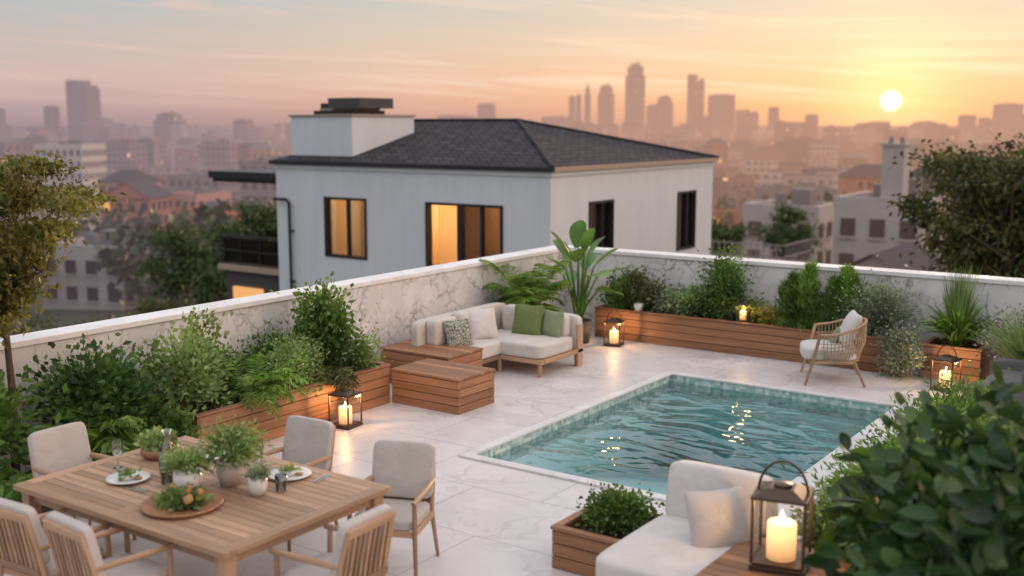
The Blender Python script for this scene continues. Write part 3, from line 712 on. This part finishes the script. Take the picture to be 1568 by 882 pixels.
# ------------------------------------------------------------ sofas
def corner_sofa():
    mb=MB()
    def leg(x,y,h=.2): mb.box((x,y,h/2),(.05,.05,h),W_TEAK,taper=.7)
    for x,y in ((.05,.5),(.7,1.12),(.05,2.1),(1.36,1.14),(1.36,2.08),(.66,.5)): leg(x,y)
    mb.b2(0,.72,.45,1.1,.18,.24,W_TEAK); mb.b2(0,1.42,1.1,2.13,.18,.24,W_TEAK)
    mb.cushion((.38,.82,.34),(.72,.72,.2),F_CREAM); mb.cushion((.84,1.54,.34),(1.14,.88,.21),F_CREAM); mb.cushion((.3,1.55,.33),(.3,.8,.2),F_CREAM)
    mb.cushion((.06,1.1,.50),(.14,2.1,.60),F_CREAM,puff=0); mb.cushion((.72,2.08,.46),(1.42,.13,.54),F_CREAM,puff=0)
    mb.cushion((.22,.45,.62),(.5,.38,.19),F_CREAM,(R(90),0,R(90)),k=6); mb.cushion((.22,1.05,.63),(.58,.40,.19),F_CREAM,(R(90),0,R(90)),k=6)
    mb.cushion((.5,1.92,.61),(.56,.38,.18),F_CREAM,(R(90),0,0),k=6); mb.cushion((1.06,1.92,.58),(.52,.34,.17),F_CREAM,(R(90),0,0),k=6)
    mb.b2(1.4,1.44,1.15,2.13,.2,.25,W_TEAK); mb.b2(1.4,1.44,2.0,2.13,.0,.6,W_TEAK)
    mb.pillow((.46,.5,.60),(.42,.42,.16),F_PAT,(R(68),0,R(70))); mb.pillow((.42,1.10,.64),(.46,.46,.17),F_WHITE,(R(70),0,R(62)))
    mb.pillow((.78,1.70,.64),(.48,.48,.17),F_GREEN,(R(72),0,R(8))); mb.pillow((1.12,1.8,.61),(.4,.4,.16),F_GREEN2,(R(74),0,R(-12)))
    return mb.obj('corner_sofa',(-9.35,11.0,0),bevel=.004)
corner_sofa()
mb=MB()
for x,y in ((.05,.05),(.72,.05),(.05,1.15),(.72,1.15)): mb.box((x,y,.09),(.06,.06,.18),W_TEAK)
mb.b2(0,.78,0,1.25,.17,.25,W_TEAK)
mb.cushion((.39,.52,.36),(.84,1.12,.23),F_WHITE,k=9); mb.cushion((.40,1.13,.64),(.80,.46,.20),F_WHITE,(R(90-10),0,0),k=8,puff=.12)
mb.cushion((.39,1.29,.45),(.8,.08,.5),F_WHITE,puff=0)
mb.pillow((.58,.72,.62),(.48,.48,.2),F_GREY,(R(66),0,R(50)))
mb.obj('outdoor_lounge_sofa',(-3.62,6.2,0),bevel=.004)
mb=MB()
for i in range(9): mb.b2(0,.8,0,1.6,.06+i*.03,.06+i*.03+.022,F_DGREY)
mb.b2(.0,.1,0,.12,.0,.55,F_DGREY); mb.cushion((.4,.06,.42),(.8,.13,.34),F_DGREY,k=8,puff=0); mb.cushion((.4,1.54,.42),(.8,.13,.34),F_DGREY,k=8,puff=0); mb.cushion((.76,.8,.5),(.13,1.6,.5),F_DGREY,k=8,puff=0)
mb.cushion((.38,.8,.40),(.72,1.4,.16),F_DGREY); mb.cushion((.6,.5,.58),(.18,.6,.36),F_DGREY); mb.cushion((.6,1.15,.58),(.18,.6,.36),F_GREY)
mb.obj('grey_outdoor_sofa',(-2.62,12.55,0))
def armchair():
    mb=MB(); n=37; top=[];bot=[]
    for k in range(n):
        a=R(-118+236*k/(n-1)); cz=math.cos(a)
        top.append((.38*math.sin(a)*1.02,.02+.36*cz,.60+.12*max(0,cz)-.03*(cz<0)*abs(cz)))
        bot.append((.31*math.sin(a),.02+.29*cz,.27))
    mb.tube(top,.018,W_TEAK[0],8); mb.tube(bot,.016,W_TEAK[0],8)
    for k in range(1,n-1):
        a,b_=np.array(bot[k]),np.array(top[k]); md=(a+b_)/2+np.array([a[0]*.12,(a[1]-.02)*.12,0])
        mb.tube([a,md,b_],.0075,m_rope,5,cap=False)
    for zf in (.3,.42,.55,.68):
        mb.tube([np.array(bot[k])*(1-zf)+np.array(top[k])*zf+np.array([bot[k][0]*.06,bot[k][1]*.06,0]) for k in range(n)],.006,m_rope,5)
    for sx in (-1,1):
        mb.tube([(sx*.36,-.30,0),(sx*.33,-.22,.28),(sx*.345,-.15,.60)],[.013,.02,.018],W_TEAK[2],8)
        mb.tube([(sx*.33,.36,0),(sx*.25,.24,.28)],[.013,.02],W_TEAK[2],8)
        mb.tube([(sx*.33,-.24,.26),(sx*.25,.25,.26)],.018,W_TEAK[1],8)
    mb.tube([(-.33,-.24,.26),(.33,-.24,.26)],.018,W_TEAK[0],8)
    mb.cushion((0,-.03,.35),(.58,.62,.16),F_WHITE,k=5)
    mb.pillow((.02,.2,.62),(.48,.42,.17),F_WHITE,(R(66),0,R(5))); mb.pillow((-.14,.08,.5),(.36,.26,.12),F_GREEN2,(R(58),0,R(-8)))
    return mb.obj('rope_armchair',(-4.72,14.25,0),R(-66),scale=1.15)
armchair()
# ------------------------------------------------------------ dining set
def dchair(x,y,rot):
    mb=MB(); W=W_TEAK
    for sx in (-1,1):
        mb.tube([(sx*.27,-.27,0),(sx*.255,-.24,.42),(sx*.255,-.235,.63)],[.014,.02,.018],W[2],8)
        mb.tube([(sx*.26,.33,0),(sx*.235,.25,.42),(sx*.235,.30,.66),(sx*.225,.36,.88)],[.014,.021,.019,.015],W[2],8)
        mb.tube([(sx*.262,-.29,.638),(sx*.268,-.05,.648),(sx*.25,.2,.645),(sx*.238,.30,.64)],[.018,.024,.022,.016],W[1],8)
        mb.b2(sx*.245-.015,sx*.245+.015,-.23,.25,.36,.41,W)
    mb.b2(-.24,.24,-.25,-.22,.36,.41,W); mb.b2(-.24,.24,.22,.25,.36,.41,W)
    mb.box((0,.355,.86),(.46,.026,.06),W,(R(-14),0,0)); mb.box((0,.285,.47),(.46,.026,.05),W,(R(-14),0,0))
    for k in range(9): mb.box((-.2+.05*k,.318,.665),(.026,.014,.36),W,(R(-11),0,0))
    mb.cushion((0,-.0,.445),(.5,.5,.09),F_GREY,k=6); mb.cushion((0,.275,.715),(.50,.44,.075),F_GREY,(R(90-13),0,0),k=8,puff=.1)
    return mb.obj('dining_chair',(x,y,0),rot,bevel=.003)
dchair(-7.78,5.05,R(90)); dchair(-6.55,6.12,R(3)); dchair(-5.35,6.08,R(22)); dchair(-4.93,4.98,R(-88)); dchair(-6.72,4.12,R(184)); dchair(-6.08,4.16,R(176))
mb=MB(); TL,TW=2.34,1.58
fw=.1
mb.b2(-TL/2,TL/2,-TW/2,-TW/2+fw,.71,.75,W_TEAK); mb.b2(-TL/2,TL/2,TW/2-fw,TW/2,.71,.75,W_TEAK)
mb.b2(-TL/2,-TL/2+fw,-TW/2+fw+.002,TW/2-fw-.002,.71,.75,W_TEAK); mb.b2(TL/2-fw,TL/2,-TW/2+fw+.002,TW/2-fw-.002,.71,.75,W_TEAK)
mb.b2(-.05,.05,-TW/2+fw+.002,TW/2-fw-.002,.71,.75,W_TEAK)
nb=17; s_=(TW-2*fw)/nb
for k in range(nb):
    y0=-TW/2+fw+k*s_
    for a,b_ in ((-TL/2+fw+.002,-.052),(.052,TL/2-fw-.002)): mb.b2(a,b_,y0+.004,y0+s_-.003,.715,.748,W_TEAK)
mb.b2(-TL/2+.08,TL/2-.08,-TW/2+.08,-TW/2+.11,.62,.708,W_TEAK); mb.b2(-TL/2+.08,TL/2-.08,TW/2-.11,TW/2-.08,.62,.708,W_TEAK)
mb.b2(-TL/2+.08,-TL/2+.11,-TW/2+.11,TW/2-.11,.62,.708,W_TEAK); mb.b2(TL/2-.11,TL/2-.08,-TW/2+.11,TW/2-.11,.62,.708,W_TEAK)
for sx in(-1,1):
    for sy in(-1,1): mb.box((sx*(TL/2-.09),sy*(TW/2-.09),.355),(.1,.1,.708),W_TEAK,taper=.65)
mb.obj('dining_table',(-6.36,5.1,0),R(0),bevel=.004)
TZ=.752
# ------------------------------------------------------------ plants
def shrub(name,loc,r,n,ll,lw,mat,clumps=14,seed=0,up=.4,big=False,droop=.2,extra=None,stem=True,spread=.33,parts=None):
    g_=np.random.default_rng(seed+11); mb=parts or MB(); r=np.array(r)
    d=g_.normal(size=(clumps,3)); d/=np.linalg.norm(d,axis=1)[:,None]; c=d*r*g_.uniform(.25,.85,(clumps,1)); c[:,2]+=r[2]
    c[:,2]=np.maximum(c[:,2],r[2]*.25)
    k=g_.integers(0,clumps,n); pos=c[k]+g_.normal(size=(n,3))*r*spread; pos[:,2]=np.maximum(pos[:,2],.02)
    dv=pos-np.array([0,0,r[2]*.5]); dv/=np.linalg.norm(dv,axis=1)[:,None]; dv=dv+g_.normal(size=(n,3))*.55+[0,0,up]
    mb.leaves(pos,dv,ll,lw,mat,droop,big)
    if extra:
        m2,n2,l2=extra; k=g_.integers(0,clumps,n2); p2=c[k]*1.1+g_.normal(size=(n2,3))*r*spread; p2[:,2]=np.maximum(p2[:,2],.05)
        mb.leaves(p2,g_.normal(size=(n2,3))+[0,0,.5],l2,l2*.9,m2)
    if stem:
        for q_ in c: mb.tube([(0,0,-.03),(q_[0]*.4,q_[1]*.4,q_[2]*.5),tuple(q_)],[.012,.009,.004],m_stem,4,cap=False)
    if parts is not None: return mb
    return mb.obj(name,loc)
def fern(name,loc,nf,L,mat,seed=0,up=1.0,droop=.75,pin=.22,wd=.022,m_=22,parts=None,spread=1.0):
    g_=np.random.default_rng(seed+5); mb=parts or MB(); C=[];Dv=[];LL=[]
    for i in range(nf):
        a=g_.uniform(0,2*math.pi); l=L*g_.uniform(.7,1.1); u_=up*g_.uniform(.5,1.3); dr_=np.array([math.cos(a),math.sin(a),0])
        ts=np.linspace(0,1,9); P=np.array([dr_*l*t_*.85*spread+np.array([0,0,l*(u_*t_-droop*1.2*t_*t_)]) for t_ in ts])
        mb.tube(P,np.linspace(.006,.002,9),m_stem,4,cap=False)
        for t_ in np.linspace(.12,.99,m_):
            p_=dr_*l*t_*.85*spread+np.array([0,0,l*(u_*t_-droop*1.2*t_*t_)]); T=dr_*.85*spread+np.array([0,0,u_-2.4*droop*t_]); T/=np.linalg.norm(T)
            sd=np.array([-dr_[1],dr_[0],0])
            for sg in(-1,1): C.append(p_);Dv.append(sd*sg*.85+T*.55+g_.normal(size=3)*.08);LL.append(L*pin*math.sin(math.pi*min(1,t_*.85+.12))+.015)
    mb.leaves(np.array(C),np.array(Dv),np.array(LL),wd,mat,.25)
    if parts is not None: return mb
    return mb.obj(name,loc)
def grass(name,loc,n,L,wd,mat,seed=0,lean=.5,droop=.4,parts=None,base=.08):
    g_=np.random.default_rng(seed+9); mb=parts or MB()
    a=g_.uniform(0,2*np.pi,n); l=L*g_.uniform(.55,1.1,n); ln=lean*g_.uniform(.1,1,n)
    d=np.stack([np.cos(a),np.sin(a),np.zeros(n)],1); b0=d*g_.uniform(0,base,(n,1))
    ts=np.linspace(0,1,6); P=np.stack([b0+d*(l*ln*(t_**1.3))[:,None]+np.array([0,0,1])*(l*(t_-droop*ln*t_**2.5))[:,None] for t_ in ts],1)
    S=np.cross(d,[0,0,1.])+g_.normal(size=(n,3))*.4; S/=np.linalg.norm(S,axis=1)[:,None]
    W=wd*np.array([.7,1,1,.85,.5,.05])[None,:]*g_.uniform(.7,1.2,(n,1))
    mb.strips(P,S,W,mat)
    if parts is not None: return mb
    return mb.obj(name,loc)
def banana(name,loc,nl,H,seed=0):
    g_=np.random.default_rng(seed); mb=MB()
    mb.lathe((0,0,0),[(0,0),(.17,0),(.21,.36),(.19,.36),(.18,.32),(0,.32)],m_dpot,20)
    for i in range(nl):
        a=i*2.4+g_.uniform(-.3,.3); f=(i+1)/nl; d=np.array([math.cos(a),math.sin(a),0]); pet=H*(.28+.38*f)
        out=.32*(1.15-f)+.06; ll=.64*g_.uniform(.85,1.15); w_=.27*g_.uniform(.85,1.15)
        p0=np.array([0,0,.32]); p1=p0+np.array([0,0,pet])+d*out
        mb.tube([p0+d*.03,p0+d*(.03+out*.35)+[0,0,pet*.55],p1],[.024,.018,.012],L_BAN,6)
        ts=np.linspace(0,1,12); el=R(20+48*f+g_.uniform(-10,10))
        P=np.array([[p1+d*ll*t_*math.cos(el)+np.array([0,0,ll*(math.sin(el)*t_-.42*t_*t_)]) for t_ in ts]])
        S=np.array([[-d[1],d[0],g_.uniform(-.45,.45)]]); S/=np.linalg.norm(S)
        W=np.array([[w_*(math.sin(math.pi*min(1,.06+t_*.94))**.6) for t_ in ts]])
        mb.strips(P,S,W,L_BAN,3,.16)
    return mb.obj(name,loc)
PZ=.42
shrub('leafy_shrub',(-9.2,7.2,PZ),(.40,.40,.50),2100,.075,.044,L_LIGHT,18,1,spread=.28)
fern('fern',(-8.95,7.95,PZ),34,.66,L_FERN,2,up=1.25,wd=.026)
shrub('boxwood_shrub',(-8.98,8.55,PZ),(.32,.32,.26),2800,.045,.03,L_LIGHT,16,3)
fern('fern',(-8.9,9.05,PZ),26,.44,L_BROWN,4,pin=.28)
shrub('leafy_shrub',(-9.3,9.25,PZ),(.40,.45,.50),2600,.085,.05,L_MID,18,5,spread=.3)
shrub('leafy_shrub',(-9.0,9.62,PZ),(.28,.28,.22),1900,.05,.032,L_LIGHT,12,6)
shrub('leafy_shrub',(-9.45,8.75,PZ),(.3,.35,.28),1300,.07,.04,L_MID,12,61)
shrub('leafy_shrub',(-9.5,7.9,PZ),(.3,.4,.3),1200,.07,.04,L_MID,12,62)
def potted(name,loc,fn,r=.2,h=.36,mat=m_dpot):
    mb=MB(); mb.lathe((0,0,-h),[(0,0),(r*.8,0),(r,h),(r*.9,h),(r*.88,h-.04),(0,h-.04)],mat,22)
    fn(mb); return mb.obj(name,(loc[0],loc[1],h))
potted('potted_shrub',(-9.25,6.2),lambda m_:shrub('',(0,0,0),(.45,.5,.42),3000,.09,.055,L_DARK,20,7,parts=m_),.25,.38)
potted('potted_fern',(-8.75,5.75),lambda m_:fern('',(0,0,0),34,.62,L_FERN,8,pin=.34,wd=.055,m_=12,parts=m_,up=1.2),.22,.40)
potted('potted_shrub',(-9.3,5.0),lambda m_:shrub('',(0,0,0),(.5,.5,.40),2200,.11,.06,L_MID,18,9,parts=m_),.25,.38)
potted('potted_shrub',(-8.75,6.6),lambda m_:shrub('',(0,0,0),(.24,.26,.22),1000,.09,.05,L_MID,12,10,parts=m_),.18,.2,m_terra)
potted('potted_fern',(-8.6,5.1),lambda m_:fern('',(0,0,0),26,.5,L_MID,81,pin=.3,wd=.05,m_=12,parts=m_),.22,.3)
banana('bird_of_paradise_plant',(-8.82,14.5,0),15,1.78,3)
potted('potted_palm',(-9.3,13.75),lambda m_:fern('',(0,0,0),48,.80,L_FERN,12,up=1.6,droop=.82,pin=.40,wd=.03,m_=20,parts=m_),.22,.48)
RP=[('shrub',-8.5,(.34,.28,.29),2000,.06,.038,L_MID),('shrub',-8.08,(.32,.28,.32),1900,.05,.032,L_BROWN),('shrub',-7.72,(.26,.24,.19),1300,.07,.05,L_GREY),
 ('shrub',-7.32,(.32,.27,.22),1500,.07,.05,L_LIGHT),('shrub',-6.75,(.30,.27,.48),2600,.06,.038,L_MID),('shrub',-5.98,(.28,.22,.17),1000,.05,.03,L_YEL),('shrub',-4.45,(.44,.34,.40),4400,.06,.022,L_GREY),
 ('shrub',-7.05,(.24,.22,.28),900,.05,.035,L_DARK),('shrub',-6.35,(.25,.2,.2),900,.05,.03,L_MID)]
for i,(k_,x_,r_,n_,a_,b_,m_) in enumerate(RP): shrub('planter_shrub',(x_,15.40,PZ),r_,n_,a_,b_,m_,15,20+i)
for i,x_ in enumerate((-5.68,-5.46,-5.08,-4.88)):
    g_=np.random.default_rng(40+i); n_=2000; zt=g_.uniform(0,1,n_); rr=.22*(1-zt**2.0)*(1+.25*np.sin(zt*19+i))+.02; a_=g_.uniform(0,6.28,n_)
    pos=np.stack([rr*np.cos(a_)*g_.uniform(.3,1.1,n_)+.04*np.sin(zt*7+i),rr*np.sin(a_)*g_.uniform(.3,1.1,n_),zt*(.92 if i%2 else .76)],1)
    mb=MB(); mb.leaves(pos,np.stack([np.cos(a_)*.5,np.sin(a_)*.5,np.ones(n_)],1)+g_.normal(size=(n_,3))*.35,.13,.017,(L_MID,L_FERN)[i%2],.0); mb.tube([(0,0,0),(0,0,.7)],.01,m_stem,5); mb.obj('upright_conifer_shrub',(x_,15.36,PZ))
shrub('flowering_shrub',(-4.0,14.93,0),(.26,.22,.34),3000,.05,.03,L_GREY,16,31,extra=(L_FLOW,350,.022))
mb=MB(); grass('',0,300,1.10,.015,L_LIGHT,32,lean=.24,parts=mb,droop=.2); grass('',0,240,.85,.045,L_FERN,33,lean=1.0,parts=mb,droop=.7); mb.obj('ornamental_grass',(-3.37,15.4,.40))
potted('flowering_shrub',(-2.55,15.2),lambda m_:shrub('',(0,0,0),(.42,.4,.36),3000,.05,.028,L_GREY,18,34,extra=(L_FLOW,900,.028),parts=m_),.28,.3)
potted('ornamental_grass',(-2.2,14.6),lambda m_:grass('',0,620,.85,.018,L_LIGHT,35,lean=1.0,parts=m_,base=.3),.28,.35)
potted('leafy_shrub',(-1.6,14.2),lambda m_:shrub('',(0,0,0),(.5,.5,.35),2000,.07,.03,L_LIGHT,16,36,parts=m_),.28,.35)
mb=MB(); mb.lathe((0,0,0),[(0,0),(.06,0),(.075,.11),(.062,.11),(.06,.09),(0,.09)],m_ceram,16); shrub('',0,(.07,.07,.06),120,.035,.02,L_LIGHT,6,37,parts=mb,stem=False); mb.obj('small_plant_pot',(-8.1,15.12,.492))
shrub('boxwood_shrub',(-4.0,7.16,.27),(.22,.22,.14),2300,.042,.028,L_MID,14,38)
planter('stone_planter',-2.78,-2.15,7.6,12.2,.24,{0:m_terra,1:m_terra,2:m_terra},1)
mb=MB()
for i in range(13):
    sub=MB(); shrub('',0,(.36,.30,.21+.05*(i%3)),1300,.075,.024,(L_LIGHT,L_MID,L_FERN)[i%3],14,50+i,parts=sub)
    mb.merge(sub,(-2.45,7.85+i*.34,.18))
for i in range(5):
    sub=MB(); grass('',0,160,.5,.012,L_LIGHT,140+i,lean=.9,parts=sub,base=.15); mb.merge(sub,(-2.5,8.0+i*.9,.2))
mb.obj('hedge')
for i,(x_,y_,rx,rz,z0) in enumerate(((-1.45,6.8,.55,.58,.45),(-1.05,5.9,.6,.55,.45),(-1.75,7.7,.45,.38,.3),(-.7,6.9,.7,.66,.5),(-1.30,6.25,.42,.42,.3),(-1.1,7.8,.55,.45,.4))):
    potted('glossy_leaf_shrub',(x_,y_),lambda m_:shrub('',0,(rx,rx,rz),800,.22,.095,(L_FG,L_FG,L_MID)[i%3],24,70+i,big=True,droop=.35,parts=m_,spread=.36,up=.2),.32,z0)
# ------------------------------------------------------------ trees
def tree(name,loc,h,cz,r,n,ll,mat,seed,clumps=30,trunk=.12,spread=.22,lean=(0,0)):
    g_=np.random.default_rng(seed); mb=MB(); r=np.array(r); top=np.array([lean[0],lean[1],cz])
    tp=[np.array([0,0,-.2]),np.array([.03,.02,h*.4])+np.array([lean[0],lean[1],0])*.3,np.array([lean[0]*.7,lean[1]*.7,h*.8])]
    mb.tube(tp,[trunk,trunk*.75,trunk*.5],m_bark,10)
    d=g_.normal(size=(clumps,3)); d/=np.linalg.norm(d,axis=1)[:,None]; c=top+d*r*g_.uniform(.35,.9,(clumps,1))
    for q_ in c:
        s_=tp[2] if q_[2]>h*.8 else tp[1]*.4+tp[2]*.6
        md=(s_+q_)/2+g_.normal(size=3)*r*.1
        mb.tube([s_,md,q_],[trunk*.32,trunk*.2,trunk*.06],m_bark,5,cap=False)
    k=g_.integers(0,clumps,n); pos=c[k]+g_.normal(size=(n,3))*r*spread*np.array([1,1,.6])*g_.uniform(.5,1.15,(clumps,1))[k]
    mb.leaves(pos,g_.normal(size=(n,3))+[0,0,-.1]+(pos-top)/r*.4,ll,ll*.5,mat,.3)
    return mb.obj(name,loc)
tree('olive_tree',(-9.3,5.35,0),2.4,2.55,(.82,.85,.72),12000,.065,L_TREE,1,40,.045,.17)
tree('olive_tree',(-9.5,5.15,0),1.6,1.80,(.66,.6,.42),4800,.065,L_TREE,11,20,.03,.2)
x,y=dr(26,11.9); tree('oak_tree',(x,y,-7.6),8.2,9.0,(2.5,2.5,1.9),15000,.17,L_TREE2,2,48,.25,.17)
x,y=dr(30,15.2); tree('oak_tree',(x,y,-7.6),7.2,8.0,(3.0,3,2.0),9000,.2,L_TREE2,3,36,.25,.2)
for i,(D_,u_,top,rr) in enumerate(((58,280,-1.6,2.4),(52,385,.2,2.2),(50,345,-2.2,2.0),(48,245,-3.9,1.6),(40,105,-4.2,1.3),(38,215,-4.9,1.4),(36,50,-3.4,1.4),(62,420,-1,2.4),(34,150,-4.3,1.2),
    (52,1110,-.8,1.5),(60,1205,-.9,1.8),(56,1240,-3.4,1.6),(46,1120,-2.6,1.2),(95,1210,-4.3,3.5),(50,1290,-3.8,1.4))):
    x,y=dr(D_,(u_-784)/1677*D_); g0=gz(math.hypot(D_,10)); H_=top-g0
    tree('garden_tree',(x,y,g0),H_-rr*1.0,H_-rr*.9,(rr,rr,rr*.85),4800,rr*.10,(L_TREE3,L_TREE2)[i%4==3],80+i,26,.14,.22)
# ------------------------------------------------------------ lanterns
def lantern(loc,w_,h,power,rot=0,metal=m_metal):
    mb=MB(); hw=w_/2; p_=w_*.055
    mb.b2(-hw,hw,-hw,hw,.0,h*.06,metal)
    mb.b2(-hw*.9,hw*.9,-hw*.9,hw*.9,h*.06,h*.09,metal)
    for sx in(-1,1):
        for sy in(-1,1): mb.b2(sx*hw*.92-p_/2,sx*hw*.92+p_/2,sy*hw*.92-p_/2,sy*hw*.92+p_/2,h*.09,h*.86,metal)
    mb.b2(-hw,hw,-hw,hw,h*.86,h*.90,metal)
    mb.box((0,0,h*.935),(w_*.88,w_*.88,-h*.07),metal,taper=.5)
    mb.lathe((0,0,h*.97),[(w_*.17,0),(w_*.17,h*.03),(0,h*.04)],metal,14)
    for s_ in(-1,1):
        a,b_,z0,z1=s_*hw*.92,hw*.87,h*.09,h*.86
        mb.add([(-b_,a,z0),(b_,a,z0),(b_,a,z1),(-b_,a,z1)],[(0,1,2,3)],m_glass); mb.add([(a,-b_,z0),(a,b_,z0),(a,b_,z1),(a,-b_,z1)],[(0,1,2,3)],m_glass)
    pts=[(hw*.9*math.cos(a),0,h*.87+h*.40*math.sin(a)) for a in np.linspace(0,math.pi,15)]
    mb.tube(pts,w_*.025,metal,8)
    o=mb.obj('candle_lantern',loc,rot,bevel=.002)
    mc=MB(); mc.lathe((0,0,0),[(0,0),(w_*.27,0),(w_*.27,h*.42),(w_*.24,h*.44),(0,h*.425)],m_candle,20); c=mc.obj('candle',(0,0,h*.09),parent=o)
    mf=MB(); mf.lathe((0,0,0),[(0,0),(w_*.05,h*.03),(w_*.035,h*.08),(0,h*.15)],m_flame,10); mf.obj('flame',(0,0,h*.53),parent=o)
    plight('candle_light',(0,0,h*.72),power,(1,.55,.22),w_*.14,o)
    return o
lantern((-8.47,8.85,0),.28,.43,11,R(8)); lantern((-8.25,14.62,0),.26,.43,10,R(12)); lantern((-3.3,14.55,0),.29,.46,11,R(-10)); lantern((-6.38,15.2,.49),.18,.28,6,R(15))
lantern((-2.5,6.72,.5),.36,.56,9,R(12))
# ------------------------------------------------------------ tableware
m_or=newmat('roasted_vegetable',(.5,.13,.03),.5)[0]; m_br=newmat('bread',(.35,.2,.09),.7)[0]
def plate(x,y,r=.14,food=None):
    mb=MB(); mb.lathe((0,0,0),[(0,.006),(r*.6,.006),(r*.65,.002),(r,.02),(r*.99,.026),(r*.66,.012),(0,.012)],m_ceram,32)
    if food:
        mb.lathe((0,0,.014),[(.05,0),(.075,.035),(.065,.035),(0,.03)],m_ceram,18); mb.leaves(rng.normal(size=(70,3))*[.03,.03,.008]+[0,0,.05],rng.normal(size=(70,3))+[0,0,.5],.045,.03,L_LIGHT)
        mb.cushion((.08,.03,.025),(.06,.035,.02),m_br,(0,0,.5),k=3,n=5); mb.cushion((-.02,.0,.06),(.05,.04,.03),m_or,(0,0,1.5),k=3,n=5)
    mb.obj('plate',(x,y,TZ),bevel=0)
plate(-6.9,4.86,.16,1); plate(-5.98,5.62,.17,1); plate(-6.75,5.62,.14)
m_s=newmat('steel',(.55,.53,.5),.25,.5,1)[0]
def cutlery(x,y,rot):
    mb=MB(); mb.b2(-.006,.006,-.1,.03,0,.004,m_s); mb.b2(-.011,.011,.03,.1,0,.003,m_s); mb.b2(.024,.034,-.1,.0,0,.004,m_s); mb.b2(.021,.037,0,.1,0,.003,m_s); mb.obj('cutlery',(x,y,TZ),rot)
cutlery(-6.67,4.75,R(100)); cutlery(-5.75,5.72,R(15)); cutlery(-7.12,4.98,R(95)); cutlery(-6.22,5.55,R(5))
def glass(x,y,h=.13,r=.036,kind='drinking_glass'):
    mb=MB()
    if kind=='wine_glass': mb.lathe((0,0,0),[(0,0),(.038,.003),(.006,.01),(.006,.09),(.034,.11),(.046,.15),(.038,.22)],m_tglass,20)
    elif kind=='carafe': mb.lathe((0,0,0),[(0,.004),(.055,.004),(.06,.06),(.05,.14),(.028,.19),(.028,.23),(.042,.27)],m_tglass,24)
    else: mb.lathe((0,0,0),[(0,.004),(r*.85,.004),(r,h),(r*.94,h),(r*.8,.012),(0,.012)],m_tglass,20)
    mb.obj(kind,(x,y,TZ))
glass(-7.0,5.3,kind='carafe'); glass(-6.60,4.98,.20,.05); glass(-6.83,5.14,.15,.05); glass(-6.35,5.65,kind='wine_glass'); glass(-6.2,5.5,kind='wine_glass'); glass(-5.78,5.35,.12,.045); glass(-7.22,5.0,kind='wine_glass')
def tpot(x,y,r,h,mat,fn,name='potted_herb'):
    mb=MB(); mb.lathe((0,0,0),[(0,0),(r*.72,0),(r,h*.5),(r*.95,h),(r*.85,h),(r*.82,h*.85),(0,h*.85)],mat,24)
    s_=MB(); fn(s_); mb.merge(s_,(0,0,h*.85)); mb.obj(name,(x,y,TZ))
tpot(-6.36,4.98,.105,.14,m_ceram,lambda s_:shrub('',0,(.12,.12,.08),520,.055,.028,L_LIGHT,8,90,parts=s_,stem=False))
tpot(-6.2,5.24,.10,.19,m_terra,lambda s_:shrub('',0,(.18,.18,.15),1500,.055,.018,L_LIGHT,14,91,parts=s_))
tpot(-5.86,5.2,.07,.13,m_ceram,lambda s_:shrub('',0,(.10,.10,.06),320,.045,.022,L_GREY,6,92,parts=s_,stem=False))
tpot(-7.2,5.35,.13,.08,W_CEDAR[0],lambda s_:shrub('',0,(.12,.12,.06),340,.06,.045,L_LIGHT,8,93,parts=s_,stem=False),'salad_bowl')
mb=MB(); mb.lathe((0,0,0),[(0,.0),(.25,.0),(.28,.02),(.275,.035),(.255,.018),(0,.015)],W_CEDAR[0],40); mb.obj('serving_tray',(-6.1,4.72,TZ))
mb=MB(); shrub('',0,(.17,.14,.035),460,.07,.05,L_LIGHT,10,94,parts=mb,stem=False)
for i in range(12): mb.cushion((rng.uniform(-.15,.15),rng.uniform(-.11,.11),.075),(.06,.045,.035),(m_or,m_br,L_YEL)[i%3],(rng.uniform(0,3),rng.uniform(0,3),0),k=3,n=5)
mb.obj('salad',(-6.1,4.72,TZ+.02))
print('done')
